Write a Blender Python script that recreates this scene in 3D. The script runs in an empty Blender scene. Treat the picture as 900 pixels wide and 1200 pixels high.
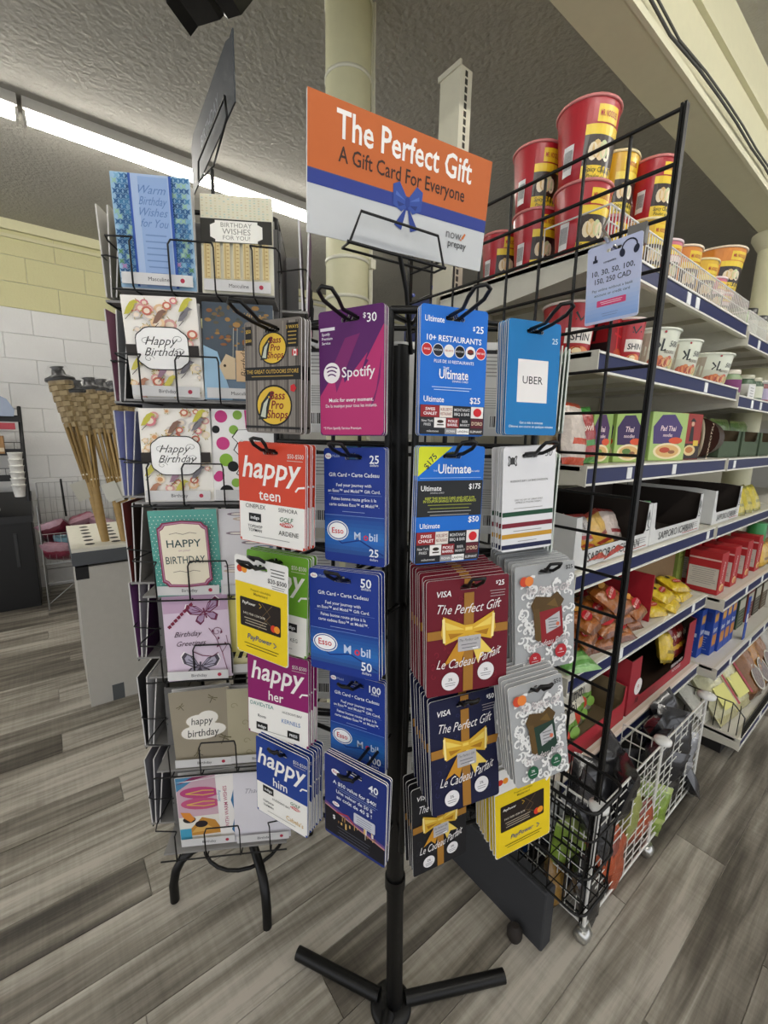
import bpy, math, random
from mathutils import Matrix, Vector
from mathutils.geometry import tessellate_polygon
random.seed(7)
R = math.radians
PI = math.pi
SC = bpy.context.scene
COL = SC.collection

# ------------------------------------------------------------------ camera, world, lights, exposure
cd = bpy.data.cameras.new('camera')
cam = bpy.data.objects.new('camera', cd)
COL.objects.link(cam)
SC.camera = cam
F, PITCH, ROLL, YAW = 506.25, 0.17938, 0.021784, 0.9096067
cd.sensor_fit = 'HORIZONTAL'
cd.sensor_width = 36.0
cd.lens = F / 900 * 36.0
cd.clip_start = 0.02
cp, sp, cr, sr, cy, sy = (math.cos(PITCH), math.sin(PITCH), math.cos(ROLL), math.sin(ROLL), math.cos(YAW), math.sin(YAW))
Mw = (Matrix(((cr, -sr, 0), (sr, cr, 0), (0, 0, 1))) @ Matrix(((1, 0, 0), (0, cp, -sp), (0, sp, cp)))
      @ Matrix(((1, 0, 0), (0, 0, -1), (0, 1, 0))) @ Matrix(((cy, sy, 0), (-sy, cy, 0), (0, 0, 1))))
r0, r1, r2 = Vector(Mw[0]), Vector(Mw[1]), Vector(Mw[2])      # right, down, forward in the world
cam.matrix_world = Matrix(((r0.x, -r1.x, -r2.x, 0), (r0.y, -r1.y, -r2.y, 0), (r0.z, -r1.z, -r2.z, 1.45), (0, 0, 0, 1)))

w = bpy.data.worlds.new('store_air')
SC.world = w
w.use_nodes = True
w.node_tree.nodes['Background'].inputs[0].default_value = (0.93, 0.95, 1.0, 1)
w.node_tree.nodes['Background'].inputs[1].default_value = 0.46
SC.view_settings.view_transform = 'Standard'
SC.view_settings.look = 'None'
SC.view_settings.gamma = 1
SC.view_settings.exposure = 1.5
SC.view_settings.use_curve_mapping = False
LIGHT_WARM = (1.0, 0.965, 0.90)
TUBE_POWER = 13.0        # emission of every ceiling lamp tube

# ------------------------------------------------------------------ helpers
def lin(h):
    if not isinstance(h, str):
        return h
    o = []
    for i in (0, 2, 4):
        c = int(h[i:i + 2], 16) / 255
        o.append(c / 12.92 if c <= 0.04045 else ((c + 0.055) / 1.055) ** 2.4)
    return tuple(o)

MATS = {}
def mat(name, rough=0.5, metal=0.0, coat=0.0, noise=0.04, nscale=30.0, bump=0.0, bscale=60.0, spec=0.5, alpha=1.0, trans=0.0, emit=None):
    m = bpy.data.materials.new(name)
    m.use_nodes = True
    nt = m.node_tree
    N, L = nt.nodes, nt.links
    b = N['Principled BSDF']
    a = N.new('ShaderNodeAttribute'); a.attribute_name = 'Col'
    tc = N.new('ShaderNodeTexCoord')
    nz = N.new('ShaderNodeTexNoise'); nz.inputs['Scale'].default_value = nscale
    L.new(tc.outputs['Object'], nz.inputs['Vector'])
    mr = N.new('ShaderNodeMapRange')
    mr.inputs['To Min'].default_value = 1 - noise; mr.inputs['To Max'].default_value = 1 + noise
    L.new(nz.outputs['Fac'], mr.inputs['Value'])
    mul = N.new('ShaderNodeVectorMath'); mul.operation = 'SCALE'
    L.new(a.outputs['Color'], mul.inputs[0]); L.new(mr.outputs['Result'], mul.inputs['Scale'])
    L.new(mul.outputs['Vector'], b.inputs['Base Color'])
    b.inputs['Roughness'].default_value = rough
    b.inputs['Metallic'].default_value = metal
    b.inputs['Coat Weight'].default_value = coat
    b.inputs['Coat Roughness'].default_value = 0.15
    b.inputs['Specular IOR Level'].default_value = spec
    b.inputs['Alpha'].default_value = alpha
    b.inputs['Transmission Weight'].default_value = trans
    if bump:
        n2 = N.new('ShaderNodeTexNoise'); n2.inputs['Scale'].default_value = bscale; n2.inputs['Detail'].default_value = 3
        L.new(tc.outputs['Object'], n2.inputs['Vector'])
        bp = N.new('ShaderNodeBump'); bp.inputs['Strength'].default_value = bump; bp.inputs['Distance'].default_value = 0.01
        L.new(n2.outputs['Fac'], bp.inputs['Height']); L.new(bp.outputs['Normal'], b.inputs['Normal'])
    if emit:
        b.inputs['Emission Color'].default_value = (*LIGHT_WARM, 1)
        b.inputs['Emission Strength'].default_value = emit
    MATS[name] = m
    return m

mat('card_paper', 0.5, noise=0.03, spec=0.3)
mat('rail_plastic', 0.4, noise=0.04, spec=0.35)
mat('matte_paper', 0.75, noise=0.05)
mat('cardboard', 0.85, noise=0.10, nscale=60)
mat('black_powder_coat', 0.42, noise=0.10, nscale=80, spec=0.4)
mat('white_enamel', 0.35, noise=0.03)
mat('steel', 0.3, metal=0.9, noise=0.08)
mat('painted_metal', 0.45, noise=0.04)
mat('cup_print', 0.35, coat=0.3, noise=0.03)
mat('film', 0.28, coat=0.5, noise=0.22, nscale=45, bump=0.9, bscale=38)
mat('clear_film', 0.12, noise=0.0, alpha=0.06, bump=0.6, bscale=40)
mat('clear_plastic', 0.25, noise=0.0, alpha=0.30)
mat('bamboo', 0.6, noise=0.18, nscale=50)
mat('cloth', 0.9, noise=0.10)
mat('wall_paint', 0.6, noise=0.03, nscale=6, bump=0.25, bscale=70)
mat('stucco', 0.9, noise=0.06, nscale=9, bump=0.9, bscale=45)
mat('lamp_tube', 0.5, emit=TUBE_POWER)
mat('foil', 0.25, noise=0.25, nscale=90, coat=0.8)

class MB:
    def __init__(s):
        s.v = []; s.f = []; s.c = []; s.s = []; s.g = []; s.tag = None; s.T = Matrix.Identity(4)
    def add(s, vs, fs, col, smooth=False):
        b = len(s.v)
        s.v += [tuple(s.T @ Vector(p)) for p in vs]
        s.f += [tuple(i + b for i in f) for f in fs]
        if isinstance(col, list):
            s.c += [lin(k) for k in col]
        else:
            s.c += [lin(col)] * len(fs)
        s.s += [smooth] * len(fs)
        s.g += [s.tag] * len(fs)
        return s
    def box(s, x0, y0, z0, x1, y1, z1, col):
        v = [(x, y, z) for z in (z0, z1) for y in (y0, y1) for x in (x0, x1)]
        return s.add(v, [(0, 2, 3, 1), (4, 5, 7, 6), (0, 1, 5, 4), (2, 6, 7, 3), (0, 4, 6, 2), (1, 3, 7, 5)], col)
    def bbox(s, x0, y0, z0, x1, y1, z1, col, b=0.003):      # box with chamfered vertical edges and top
        p = [(x0 + b, y0), (x1 - b, y0), (x1, y0 + b), (x1, y1 - b), (x1 - b, y1), (x0 + b, y1), (x0, y1 - b), (x0, y0 + b)]
        q = [(x0 + 2 * b, y0 + b), (x1 - 2 * b, y0 + b), (x1 - b, y0 + 2 * b), (x1 - b, y1 - 2 * b), (x1 - 2 * b, y1 - b), (x0 + 2 * b, y1 - b), (x0 + b, y1 - 2 * b), (x0 + b, y0 + 2 * b)]
        v = [(a, c, z0) for a, c in p] + [(a, c, z1 - b) for a, c in p] + [(a, c, z1) for a, c in q]
        f = [(i, (i + 1) % 8, (i + 1) % 8 + 8, i + 8) for i in range(8)] + [(i + 8, (i + 1) % 8 + 8, (i + 1) % 8 + 16, i + 16) for i in range(8)]
        f += [tuple(range(7, -1, -1)), tuple(range(16, 24))]
        return s.add(v, f, col)
    def poly(s, pts, col):
        return s.add(pts, [tuple(range(len(pts)))], col)
    def tube(s, pts, r, col, n=6, closed=False):
        P = [Vector(p) for p in pts]
        m = len(P)
        tang = []
        for i in range(m):
            if closed:
                d = P[(i + 1) % m] - P[i - 1]
            else:
                d = P[min(i + 1, m - 1)] - P[max(i - 1, 0)]
            tang.append(d.normalized())
        t = tang[0]
        ref = Vector((0, 0, 1)) if abs(t.z) < 0.9 else Vector((1, 0, 0))
        a = t.cross(ref).normalized()
        vs = []
        for i in range(m):
            t = tang[i]
            a = (a - t * a.dot(t)).normalized()
            bb = t.cross(a)
            rr = r[i] if isinstance(r, (list, tuple)) else r
            for k in range(n):
                th = 2 * PI * k / n
                vs.append(P[i] + (a * math.cos(th) + bb * math.sin(th)) * rr)
        fs = []
        for i in range(m if closed else m - 1):
            j = (i + 1) % m
            for k in range(n):
                fs.append((i * n + k, i * n + (k + 1) % n, j * n + (k + 1) % n, j * n + k))
        s.add(vs, fs, col, True)
        if not closed:
            s.add(vs[:n], [tuple(range(n - 1, -1, -1))], col)
            s.add(vs[-n:], [tuple(range(n))], col)
        return s
    def lathe(s, prof, cx=0, cy_=0, n=24, col='ffffff', cf=None, cap=True):
        vs = []
        for r, z in prof:
            for k in range(n):
                th = 2 * PI * k / n
                vs.append((cx + r * math.cos(th), cy_ + r * math.sin(th), z))
        fs = []; cs = []
        for i in range(len(prof) - 1):
            for k in range(n):
                fs.append((i * n + k, i * n + (k + 1) % n, (i + 1) * n + (k + 1) % n, (i + 1) * n + k))
                cs.append(cf(k / n, i) if cf else col)
        s.add(vs, fs, cs, True)
        if cap:
            s.add(vs[:n], [tuple(range(n - 1, -1, -1))], cf(0, 0) if cf else col)
            s.add(vs[-n:], [tuple(range(n))], cf(0, len(prof) - 2) if cf else col)
        return s
    def mesh(s, name, mats):
        me = bpy.data.meshes.new(name)
        me.from_pydata(s.v, [], s.f)
        me.polygons.foreach_set('use_smooth', s.s)
        at = me.color_attributes.new('Col', 'FLOAT_COLOR', 'CORNER')
        buf = []
        for f, c in zip(s.f, s.c):
            buf += [c[0], c[1], c[2], 1.0] * len(f)
        at.data.foreach_set('color', buf)
        me.materials.append(MATS[mats] if isinstance(mats, str) else mats)
        me.update()
        return me
    def build(s, name, m, parent=None, loc=None, rot=None):
        o = bpy.data.objects.new(name, s.mesh(name, m))
        COL.objects.link(o)
        if parent: o.parent = parent
        if loc: o.location = loc
        if rot: o.rotation_euler = rot
        return o

def T(o, label=None, cat=None, group=None, kind=None):
    if label: o['label'] = label
    if cat: o['category'] = cat
    if group: o['group'] = group
    if kind: o['kind'] = kind
    return o
def empty(name, loc=(0, 0, 0), rz=0.0):
    o = bpy.data.objects.new(name, None)
    COL.objects.link(o)
    o.location = loc; o.rotation_euler = (0, 0, rz); o.empty_display_size = 0.05
    return o
def inst(src, name=None, parent=None, loc=None, rot=None):      # copy of one object, mesh shared
    c = src.copy()
    for k in list(c.keys()): del c[k]
    COL.objects.link(c)
    c.parent = parent
    if loc is not None: c.location = loc
    if rot is not None: c.rotation_euler = rot
    return c
def copy_tree(o, loc, rot, label, cat, group):
    c = o.copy(); COL.objects.link(c)
    c.location = loc; c.rotation_euler = rot
    T(c, label, cat, group)
    for ch in list(o.children):
        d = ch.copy(); COL.objects.link(d); d.parent = c
        for g in list(ch.children):
            e = g.copy(); COL.objects.link(e); e.parent = d
    return c

# text outlines come from Blender's own built-in font
TXT = {}
def textmesh(t, bold=0.0, shear=0.0, res=2):
    bold = min(bold * .45, .016)
    k = (t, bold, shear, res)
    if k not in TXT:
        cu = bpy.data.curves.new('lettering', 'FONT')
        cu.body = t; cu.resolution_u = res; cu.offset = bold; cu.shear = shear; cu.fill_mode = 'FRONT'
        o = bpy.data.objects.new('lettering', cu)
        COL.objects.link(o)
        me = bpy.data.meshes.new_from_object(o)
        vs = [(p.co.x, p.co.y) for p in me.vertices]
        fs = [tuple(p.vertices) for p in me.polygons]
        bpy.data.objects.remove(o); bpy.data.curves.remove(cu); bpy.data.meshes.remove(me)
        TXT[k] = (vs, fs)
    return TXT[k]

class Art(MB):
    """flat printed shapes on the plane y = -off, x to the right, z up"""
    def __init__(s, off=0.0006):
        super().__init__(); s.off = off; s.lay = 0
    def build(s, name, m, parent=None, loc=None, rot=None):
        # the base print, then lettering and emblems as parts of their own
        g = s.g + [None] * (len(s.f) - len(s.g))
        if len(set(g)) < 2: return MB.build(s, name, m, parent, loc, rot)
        first = None
        for t in [None] + sorted(k for k in set(g) if k):
            b = MB(); ix = {}
            for f, c, sm, q in zip(s.f, s.c, s.s, g):
                if q != t: continue
                for i in f:
                    if i not in ix: ix[i] = len(b.v); b.v.append(s.v[i])
                b.f.append(tuple(ix[i] for i in f)); b.c.append(c); b.s.append(sm)
            if b.f:
                o = MB.build(b, t or name, m, parent, loc, rot)
                first = first or o
        return first
    def y(s):
        s.lay += 1
        return -(s.off + s.lay * 0.00003)
    def rect(s, x0, z0, x1, z1, col):
        y = s.y(); return s.add([(x0, y, z0), (x1, y, z0), (x1, y, z1), (x0, y, z1)], [(0, 1, 2, 3)], col)
    def rrect(s, x0, z0, x1, z1, col, r=0.004):
        y = s.y(); p = rr_pts(x0, z0, x1, z1, r, 4)
        return s.add([(a, y, b) for a, b in p], [tuple(range(len(p)))], col)
    def ell(s, x, z, rx, rz=None, col='ffffff', n=20, rot=0):
        rz = rx if rz is None else rz
        y = s.y(); ca, sa = math.cos(rot), math.sin(rot)
        p = [(rx * math.cos(2 * PI * k / n), rz * math.sin(2 * PI * k / n)) for k in range(n)]
        return s.add([(x + a * ca - b * sa, y, z + a * sa + b * ca) for a, b in p], [tuple(range(n))], col)
    def pg(s, pts, col):
        y = s.y()
        try:
            tr = tessellate_polygon([[Vector((a, b, 0)) for a, b in pts]])
        except Exception:
            tr = []
        return s.add([(a, y, b) for a, b in pts], [tuple(t) for t in tr], col)
    def line(s, pts, wd, col):
        y = s.y(); vs = []; fs = []; m = len(pts)
        for i in range(m):
            a = pts[max(i - 1, 0)]; b = pts[min(i + 1, m - 1)]
            dx, dz = b[0] - a[0], b[1] - a[1]; l = math.hypot(dx, dz) or 1
            ww = wd[i] if isinstance(wd, (list, tuple)) else wd
            vs += [(pts[i][0] - dz / l * ww / 2, y, pts[i][1] + dx / l * ww / 2), (pts[i][0] + dz / l * ww / 2, y, pts[i][1] - dx / l * ww / 2)]
            if i: fs.append((2 * i - 2, 2 * i - 1, 2 * i + 1, 2 * i))
        return s.add(vs, fs, col)
    def text(s, t, x, z, size, col, al='c', bold=0.0, shear=0.0, wmax=None, arc=0.0, slope=0.0, sx=1.0, res=2, rot=0.0):
        vs, fs = textmesh(t, bold, shear, res)
        if not vs: return s
        x0 = min(v[0] for v in vs); x1 = max(v[0] for v in vs)
        wd = (x1 - x0) * size * sx
        k = sx * (min(1.0, wmax / wd) if wmax else 1.0)
        ox = {'c': -(x0 + x1) / 2, 'l': -x0, 'r': -x1}[al]
        y = s.y(); ca, sa = math.cos(rot), math.sin(rot); out = []
        for a, b in vs:
            px = (a + ox) * size * k; pz = b * size
            pz += slope * px - arc * px * px
            out.append((x + px * ca - pz * sa, y, z + px * sa + pz * ca))
        t = s.tag; s.tag = t or 'lettering'; s.add(out, fs, col); s.tag = t
        return s
    def bars(s, x0, z0, x1, z1, col='1a1a1a', n=22):         # a barcode
        s.rect(x0, z0, x1, z1, 'f4f4f2')
        y = s.y(); rnd = random.Random(n); x = x0 + (x1 - x0) * .06
        while x < x1 - (x1 - x0) * .08:
            wd = rnd.choice((.02, .03, .05)) * (x1 - x0)
            s.add([(x, y, z0 + (z1 - z0) * .12), (x + wd, y, z0 + (z1 - z0) * .12), (x + wd, y, z1 - (z1 - z0) * .08), (x, y, z1 - (z1 - z0) * .08)], [(0, 1, 2, 3)], col)
            x += wd + rnd.choice((.02, .03, .04)) * (x1 - x0)
        return s
    def greek(s, x0, z0, x1, rows, dz, th, col, rnd=3):       # print too fine to read
        g = random.Random(rnd)
        for i in range(rows):
            k = g.uniform(0, .16) * (x1 - x0)
            s.rect(x0 + k, z0 - i * dz - th, x1 - k, z0 - i * dz, col)
        return s

def rr_pts(x0, z0, x1, z1, r, n=4):
    p = []
    for cx, cz, a in ((x1 - r, z0 + r, -90), (x1 - r, z1 - r, 0), (x0 + r, z1 - r, 90), (x0 + r, z0 + r, 180)):
        for k in range(n + 1):
            t = R(a + 90 * k / n)
            p.append((cx + r * math.cos(t), cz + r * math.sin(t)))
    return p
def slot_pts(W, H, sc=1.0):                                     # the euro hanging slot
    cz = H / 2 - 0.017; hw = 0.0155 * sc; hh = 0.0035; b = 0.0045
    return [(-hw, cz - hh), (hw, cz - hh), (hw + .002, cz), (hw, cz + hh), (b, cz + hh), (b * .7, cz + hh + .0045), (-b * .7, cz + hh + .0045), (-b, cz + hh), (-hw, cz + hh), (-hw - .002, cz)]
def board(W, H, t, front, edge='e8e6e0', back='e4e4e2', hole=True, r=0.0055):
    """a rounded card; front at y=-t/2; origin in its middle"""
    mb = MB()
    outer = rr_pts(-W / 2, -H / 2, W / 2, H / 2, r, 4)
    loops = [outer] + ([slot_pts(W, H)] if hole else [])
    tr = tessellate_polygon([[Vector((a, b, 0)) for a, b in l] for l in loops])
    fl = [p for l in loops for p in l]
    n = len(fl)
    def fix(tri, rev):
        a, b, c = [fl[i] for i in tri]
        ccw = (b[0] - a[0]) * (c[1] - a[1]) - (b[1] - a[1]) * (c[0] - a[0]) > 0
        return tuple(tri) if ccw != rev else tuple(reversed(tri))
    mb.add([(a, -t / 2, b) for a, b in fl], [fix(q, False) for q in tr], front)
    mb.add([(a, t / 2, b) for a, b in fl], [fix(q, True) for q in tr], back)
    for l in loops:
        m = len(l)
        mb.add([(a, -t / 2, b) for a, b in l] + [(a, t / 2, b) for a, b in l], [(i, i + m, (i + 1) % m + m, (i + 1) % m) for i in range(m)], edge)
    return mb

# ------------------------------------------------------------------ ceiling lamps (the room's own light)
def ceiling_lamp(x, y, label):
    t = empty('ceiling_lamp', (x, y, 3.06))
    T(t, label, 'ceiling lamp', 'fluorescent strip lamps')
    MB().box(-.055, -1.2, -.05, .055, 1.2, 0, 'd8d6cf').build('lamp_housing', 'painted_metal', t)
    MB().tube([(0, -1.185, -.075), (0, 1.185, -.075)], .022, 'ffffff', 10).build('lamp_tube', 'lamp_tube', t)
    for s in (-1.195, 1.195):
        MB().box(-.03, s - .006, -.1, .03, s + .006, -.05, 'b9b7b0').build('end_cap', 'painted_metal', t)
    return t
ceiling_lamp(-3.13, -1.16, 'fluorescent strip lamp at the left picture edge, nearest of the row above the greeting cards')
ceiling_lamp(-3.13, 1.26, 'fluorescent strip lamp running behind the greeting card rack header and the gift card sign')
for i, yy in enumerate((-1.4, 1.05, 3.5)):
    ceiling_lamp(0.75, yy, ('fluorescent strip lamp over the aisle behind the camera', 'fluorescent strip lamp over the aisle right of the camera', 'fluorescent strip lamp over the far right aisle beside the beam')[i])

# ------------------------------------------------------------------ the setting
def plank_material(name, tiled):
    m = bpy.data.materials.new(name); m.use_nodes = True
    N, L = m.node_tree.nodes, m.node_tree.links
    b = N['Principled BSDF']; tc = N.new('ShaderNodeTexCoord'); oi = N.new('ShaderNodeObjectInfo')
    if tiled:
        br = N.new('ShaderNodeTexBrick'); br.inputs['Scale'].default_value = 1
        br.inputs['Brick Width'].default_value = 1.2; br.inputs['Row Height'].default_value = .153; br.inputs['Mortar Size'].default_value = .001
        br.inputs['Color1'].default_value = (0, 0, 0, 1); br.inputs['Color2'].default_value = (1, 1, 1, 1); br.inputs['Mortar'].default_value = (0, 0, 0, 1)
        rt = N.new('ShaderNodeMapping'); rt.inputs['Rotation'].default_value = (0, 0, PI / 2)
        L.new(tc.outputs['Object'], rt.inputs['Vector']); L.new(rt.outputs['Vector'], br.inputs['Vector']); rnd = br.outputs['Color']
    else:
        rnd = oi.outputs['Random']
    add = N.new('ShaderNodeVectorMath'); add.operation = 'MULTIPLY_ADD'; add.inputs[1].default_value = (37, 91, 13)
    L.new(rnd, add.inputs[0]); L.new(tc.outputs['Object'], add.inputs[2])
    mp = N.new('ShaderNodeMapping'); mp.inputs['Scale'].default_value = (17, .9, 10)
    L.new(add.outputs[0], mp.inputs['Vector'])
    nz = N.new('ShaderNodeTexNoise'); nz.inputs['Scale'].default_value = 1.6; nz.inputs['Detail'].default_value = 6; nz.inputs['Roughness'].default_value = .65; nz.inputs['Distortion'].default_value = .35
    L.new(mp.outputs['Vector'], nz.inputs['Vector'])
    mp2 = N.new('ShaderNodeMapping'); mp2.inputs['Scale'].default_value = (6, .9, 3)
    L.new(add.outputs[0], mp2.inputs['Vector'])
    n2 = N.new('ShaderNodeTexNoise'); n2.inputs['Scale'].default_value = 1.5; n2.inputs['Detail'].default_value = 3
    L.new(mp2.outputs['Vector'], n2.inputs['Vector'])
    mp3 = N.new('ShaderNodeMapping'); mp3.inputs['Scale'].default_value = (3, 90, 3)      # faint saw marks across the grain
    L.new(add.outputs[0], mp3.inputs['Vector'])
    n3 = N.new('ShaderNodeTexNoise'); n3.inputs['Scale'].default_value = 1; n3.inputs['Detail'].default_value = 2
    L.new(mp3.outputs['Vector'], n3.inputs['Vector'])
    def math_(op, a, bb, c=None):
        q = N.new('ShaderNodeMath'); q.operation = op
        for i, v in enumerate((a, bb, c)):
            if v is None: continue
            if isinstance(v, (int, float)): q.inputs[i].default_value = v
            else: L.new(v, q.inputs[i])
        return q.outputs[0]
    f = math_('MULTIPLY_ADD', nz.outputs['Fac'], 1.35, -.40)
    f = math_('MULTIPLY_ADD', n2.outputs['Fac'], .95, f)
    f = math_('MULTIPLY_ADD', n3.outputs['Fac'], .16, f)
    f = math_('MULTIPLY_ADD', rnd, .42, f)
    f = math_('ADD', f, -.42)
    cr_ = N.new('ShaderNodeValToRGB'); e = cr_.color_ramp.elements
    e[0].position = .10; e[0].color = (*lin('423e38'), 1); e[1].position = .90; e[1].color = (*lin('bbb5a9'), 1)
    k = e.new(.38); k.color = (*lin('6a645a'), 1); k = e.new(.62); k.color = (*lin('8f897d'), 1)
    L.new(f, cr_.inputs['Fac']); L.new(cr_.outputs['Color'], b.inputs['Base Color'])
    b.inputs['Roughness'].default_value = .48; b.inputs['Specular IOR Level'].default_value = .35
    bp = N.new('ShaderNodeBump'); bp.inputs['Strength'].default_value = .15; bp.inputs['Distance'].default_value = .004
    L.new(nz.outputs['Fac'], bp.inputs['Height']); L.new(bp.outputs['Normal'], b.inputs['Normal'])
    return m
PM = plank_material('vinyl_plank', False)
fl = MB().box(-5.2, -4, -.05, 4, 12, -.0035, '6f675c').build('floor', plank_material('vinyl_floor', True))
T(fl, kind='structure')
pk = MB()
hw, hl, g = .0765, .6, .0008
pk.add([(-hw + g, -hl + g, -.003), (hw - g, -hl + g, -.003), (hw - g, hl - g, -.003), (-hw + g, hl - g, -.003),
        (-hw + g * 2, -hl + g * 2, 0), (hw - g * 2, -hl + g * 2, 0), (hw - g * 2, hl - g * 2, 0), (-hw + g * 2, hl - g * 2, 0)],
       [(4, 5, 6, 7), (0, 1, 5, 4), (1, 2, 6, 5), (2, 3, 7, 6), (3, 0, 4, 7)], '777777')
pm = pk.mesh('plank', PM)
rnd = random.Random(5)
cnt = 0
for i in range(38):
    x = -4.84 + .153 * i + .0765
    off = (i * .413 + rnd.uniform(-.08, .08)) % 1.2
    for j in range(-2, 4):
        y = j * 1.2 + off
        if y < -1.6 or y > 3.6 or (x > -.5 and y < .2 - .6) or (-1.9 < x < -.7 and y > 1.75) or (x < -1.9 and y > 1.4): continue
        o = bpy.data.objects.new('plank', pm); COL.objects.link(o); o.parent = fl; o.location = (x, y, 0); cnt += 1

ce = MB().box(-5.2, -4, 3.06, 4, 12, 3.1, 'a9a69c').build('ceiling', 'stucco')
T(ce, kind='structure')

# left wall of painted concrete blocks
wl = MB().box(-5.05, -4, 0, -4.868, 12, 3.06, 'b9b8b2').build('wall_left', 'wall_paint')
T(wl, kind='structure')
def block(col):
    m = MB(); a, h = .1993, .0992
    m.add([(0, -a, -h), (0, a, -h), (0, a, h), (0, -a, h), (.006, -a + .002, -h + .002), (.006, a - .002, -h + .002), (.006, a - .002, h - .002), (.006, -a + .002, h - .002)],
          [(4, 5, 6, 7), (0, 1, 5, 4), (1, 2, 6, 5), (2, 3, 7, 6), (3, 0, 4, 7)], col)
    return m.mesh('block', 'wall_paint')
BW, BY = block('d2d2d0'), block('c0bc8e')
for r in range(15):
    z = .1 + .2 * r
    for k in range(-3, 5):
        y = k * .4 + (.2 if r % 2 else 0)
        o = bpy.data.objects.new('block', BY if z > 2.42 else BW); COL.objects.link(o); o.parent = wl; o.location = (-4.868, y, z)
tr = MB().box(-4.87, -4, 2.985, -4.825, 12, 3.06, 'cfcba4')
tr.box(-4.87, -4, 2.93, -4.845, 12, 2.955, 'c4c09a')
T(tr.build('trim_1', 'painted_metal'), kind='structure')
T(MB().box(-5.2, 12, 0, 4, 12.2, 3.06, 'd8d6cc').build('wall_back', 'wall_paint'), kind='structure')

# painted beam with its cable, and the columns
bm_ = MB().box(-.875, -4, 2.65, -.74, 12, 3.06, 'd9d5b4').build('trim_2', 'painted_metal')
T(bm_, kind='structure')
MB().box(-.742, -4, 2.868, -.722, 12, 2.888, 'd9d5b4').build('moulding', 'painted_metal', bm_)
MB().box(-.742, -4, 2.648, -.728, 12, 2.672, 'e4e0c2').build('edge_bead', 'painted_metal', bm_)
rnd = random.Random(3)
pts = [(-.722 + rnd.uniform(-.004, .006), -1 + i * .22, 2.69 + rnd.uniform(-.012, .012)) for i in range(24)]
cb = MB().tube(pts, .005, '4a4a46', 6); cb.tube([(p[0] + .008, p[1] + .05, p[2] + .006) for p in pts], .004, '55554f', 6)
T(cb.build('cable', 'matte_paper'), 'grey cable running along the lower edge of the cream ceiling beam', 'cable')

def column(x, y, r, z1, label):
    c = MB().lathe([(r, 0), (r, z1)], n=40, col='d6d3ae').build('column', 'painted_metal', None, (x, y, 0))
    T(c, label, 'column')
    return c
c1 = column(-1.6, 1.03, .086, 3.06, 'round cream painted support column behind the orange sign')
for z in (1.98, 2.12, 2.75, 2.99):
    MB().lathe([(.0865, z - .006), (.0895, z - .006), (.0895, z + .006), (.0865, z + .006)], n=40, col='e2e0cc', cap=False).build('strap', 'painted_metal', c1)
cd_ = MB()
for k in range(2):
    cd_.tube([(.06 + .006 * k, .066 + .006 * k, .8 + i * .2) if i % 3 else (.063 + .006 * k, .069 + .004 * k, .8 + i * .2) for i in range(12)], .0045, 'dedbc8', 6)
cd_.build('conduit', 'painted_metal', c1)
cdc = MB().box(.055, .062, 2.10, .078, .085, 2.135, 'e0ddca').build('strap_clip', 'painted_metal', c1)
c2 = column(-.81, 3.5, .075, 2.65, 'round cream column at the right picture edge under the ceiling beam')
MB().lathe([(.075, 2.56), (.115, 2.63), (.115, 2.65)], n=32, col='c9c5a6').build('capital', 'painted_metal', c2)

# black device under the ceiling at the top edge of the picture
dv = empty('ceiling_speaker', (-1.70, .555, 2.81), R(40))
T(dv, 'glossy black ceiling-mounted unit cut off by the top picture edge', 'speaker')
d = MB(); P = [(-.12, 0), (-.115, -.02), (-.085, .005), (0, .012), (.015, .022), (.03, .01), (.08, .014), (.15, .07), (.16, .13), (-.12, .13)]
n = len(P)
d.add([(a, -.06, b) for a, b in P] + [(a, .06, b) for a, b in P], [tuple(range(n)), tuple(range(2 * n - 1, n - 1, -1))] + [(i, i + n, (i + 1) % n + n, (i + 1) % n) for i in range(n)], '0c0c12')
d.build('housing', 'cup_print', dv)
MB().tube([(0, 0, .13), (0, 0, .25)], .02, '0c0c0e', 10).build('mounting_stem', 'black_powder_coat', dv)

# ------------------------------------------------------------------ gondola shelving
CREAM = 'd8d4c2'
def shelf(parent, x0, x1, y0, y1, z, tags, col=CREAM):
    s = MB().box(x0, y0, z - .012, x1 - .02, y1, z, 'dedbd0')
    s.box(x0, y0 + .05, z - .03, x1 - .02, y0 + .06, z - .012, 'c2bda8')
    for k in range(1, 4):
        yy = y0 + (y1 - y0) * k / 4
        s.box(x0, yy - .004, z - .028, x1 - .02, yy + .004, z - .012, 'b9b49f')
    sh = s.build('shelf', 'painted_metal', parent)
    rl = MB().box(x1 - .022, y0 + .004, z - .052, x1 - .012, y1 - .004, z + .002, CREAM)
    rl.box(x1 - .012, y0 + .004, z - .052, x1, y1 - .004, z - .046, 'eceadf').box(x1 - .012, y0 + .004, z - .004, x1, y1 - .004, z + .002, 'eceadf')
    rl.box(x1 - .012, y0 + .006, z - .046, x1 - .004, y1 - .006, z - .004, '0e1c52')
    rl.build('price_rail', 'rail_plastic', sh)
    for e in (y0, y1 - .004):
        b = MB()
        pr = [(x0, z - .10), (x0 + .1, z - .10), (x1 - .02, z - .05), (x1, z - .055), (x1, z + .004), (x0, z + .004)]
        m = len(pr)
        b.add([(a, e, c) for a, c in pr] + [(a, e + .004, c) for a, c in pr], [tuple(range(m)), tuple(range(2 * m - 1, m - 1, -1))] + [(i, i + m, (i + 1) % m + m, (i + 1) % m) for i in range(m)], 'd6d3c4')
        b.build('bracket', 'painted_metal', sh)
    for ty in tags:
        MB().box(x1 - .004, ty - .016, z - .043, x1 - .002, ty + .016, z - .008, 'eef0ee').build('price_tag', 'matte_paper', sh)
    return sh
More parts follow.
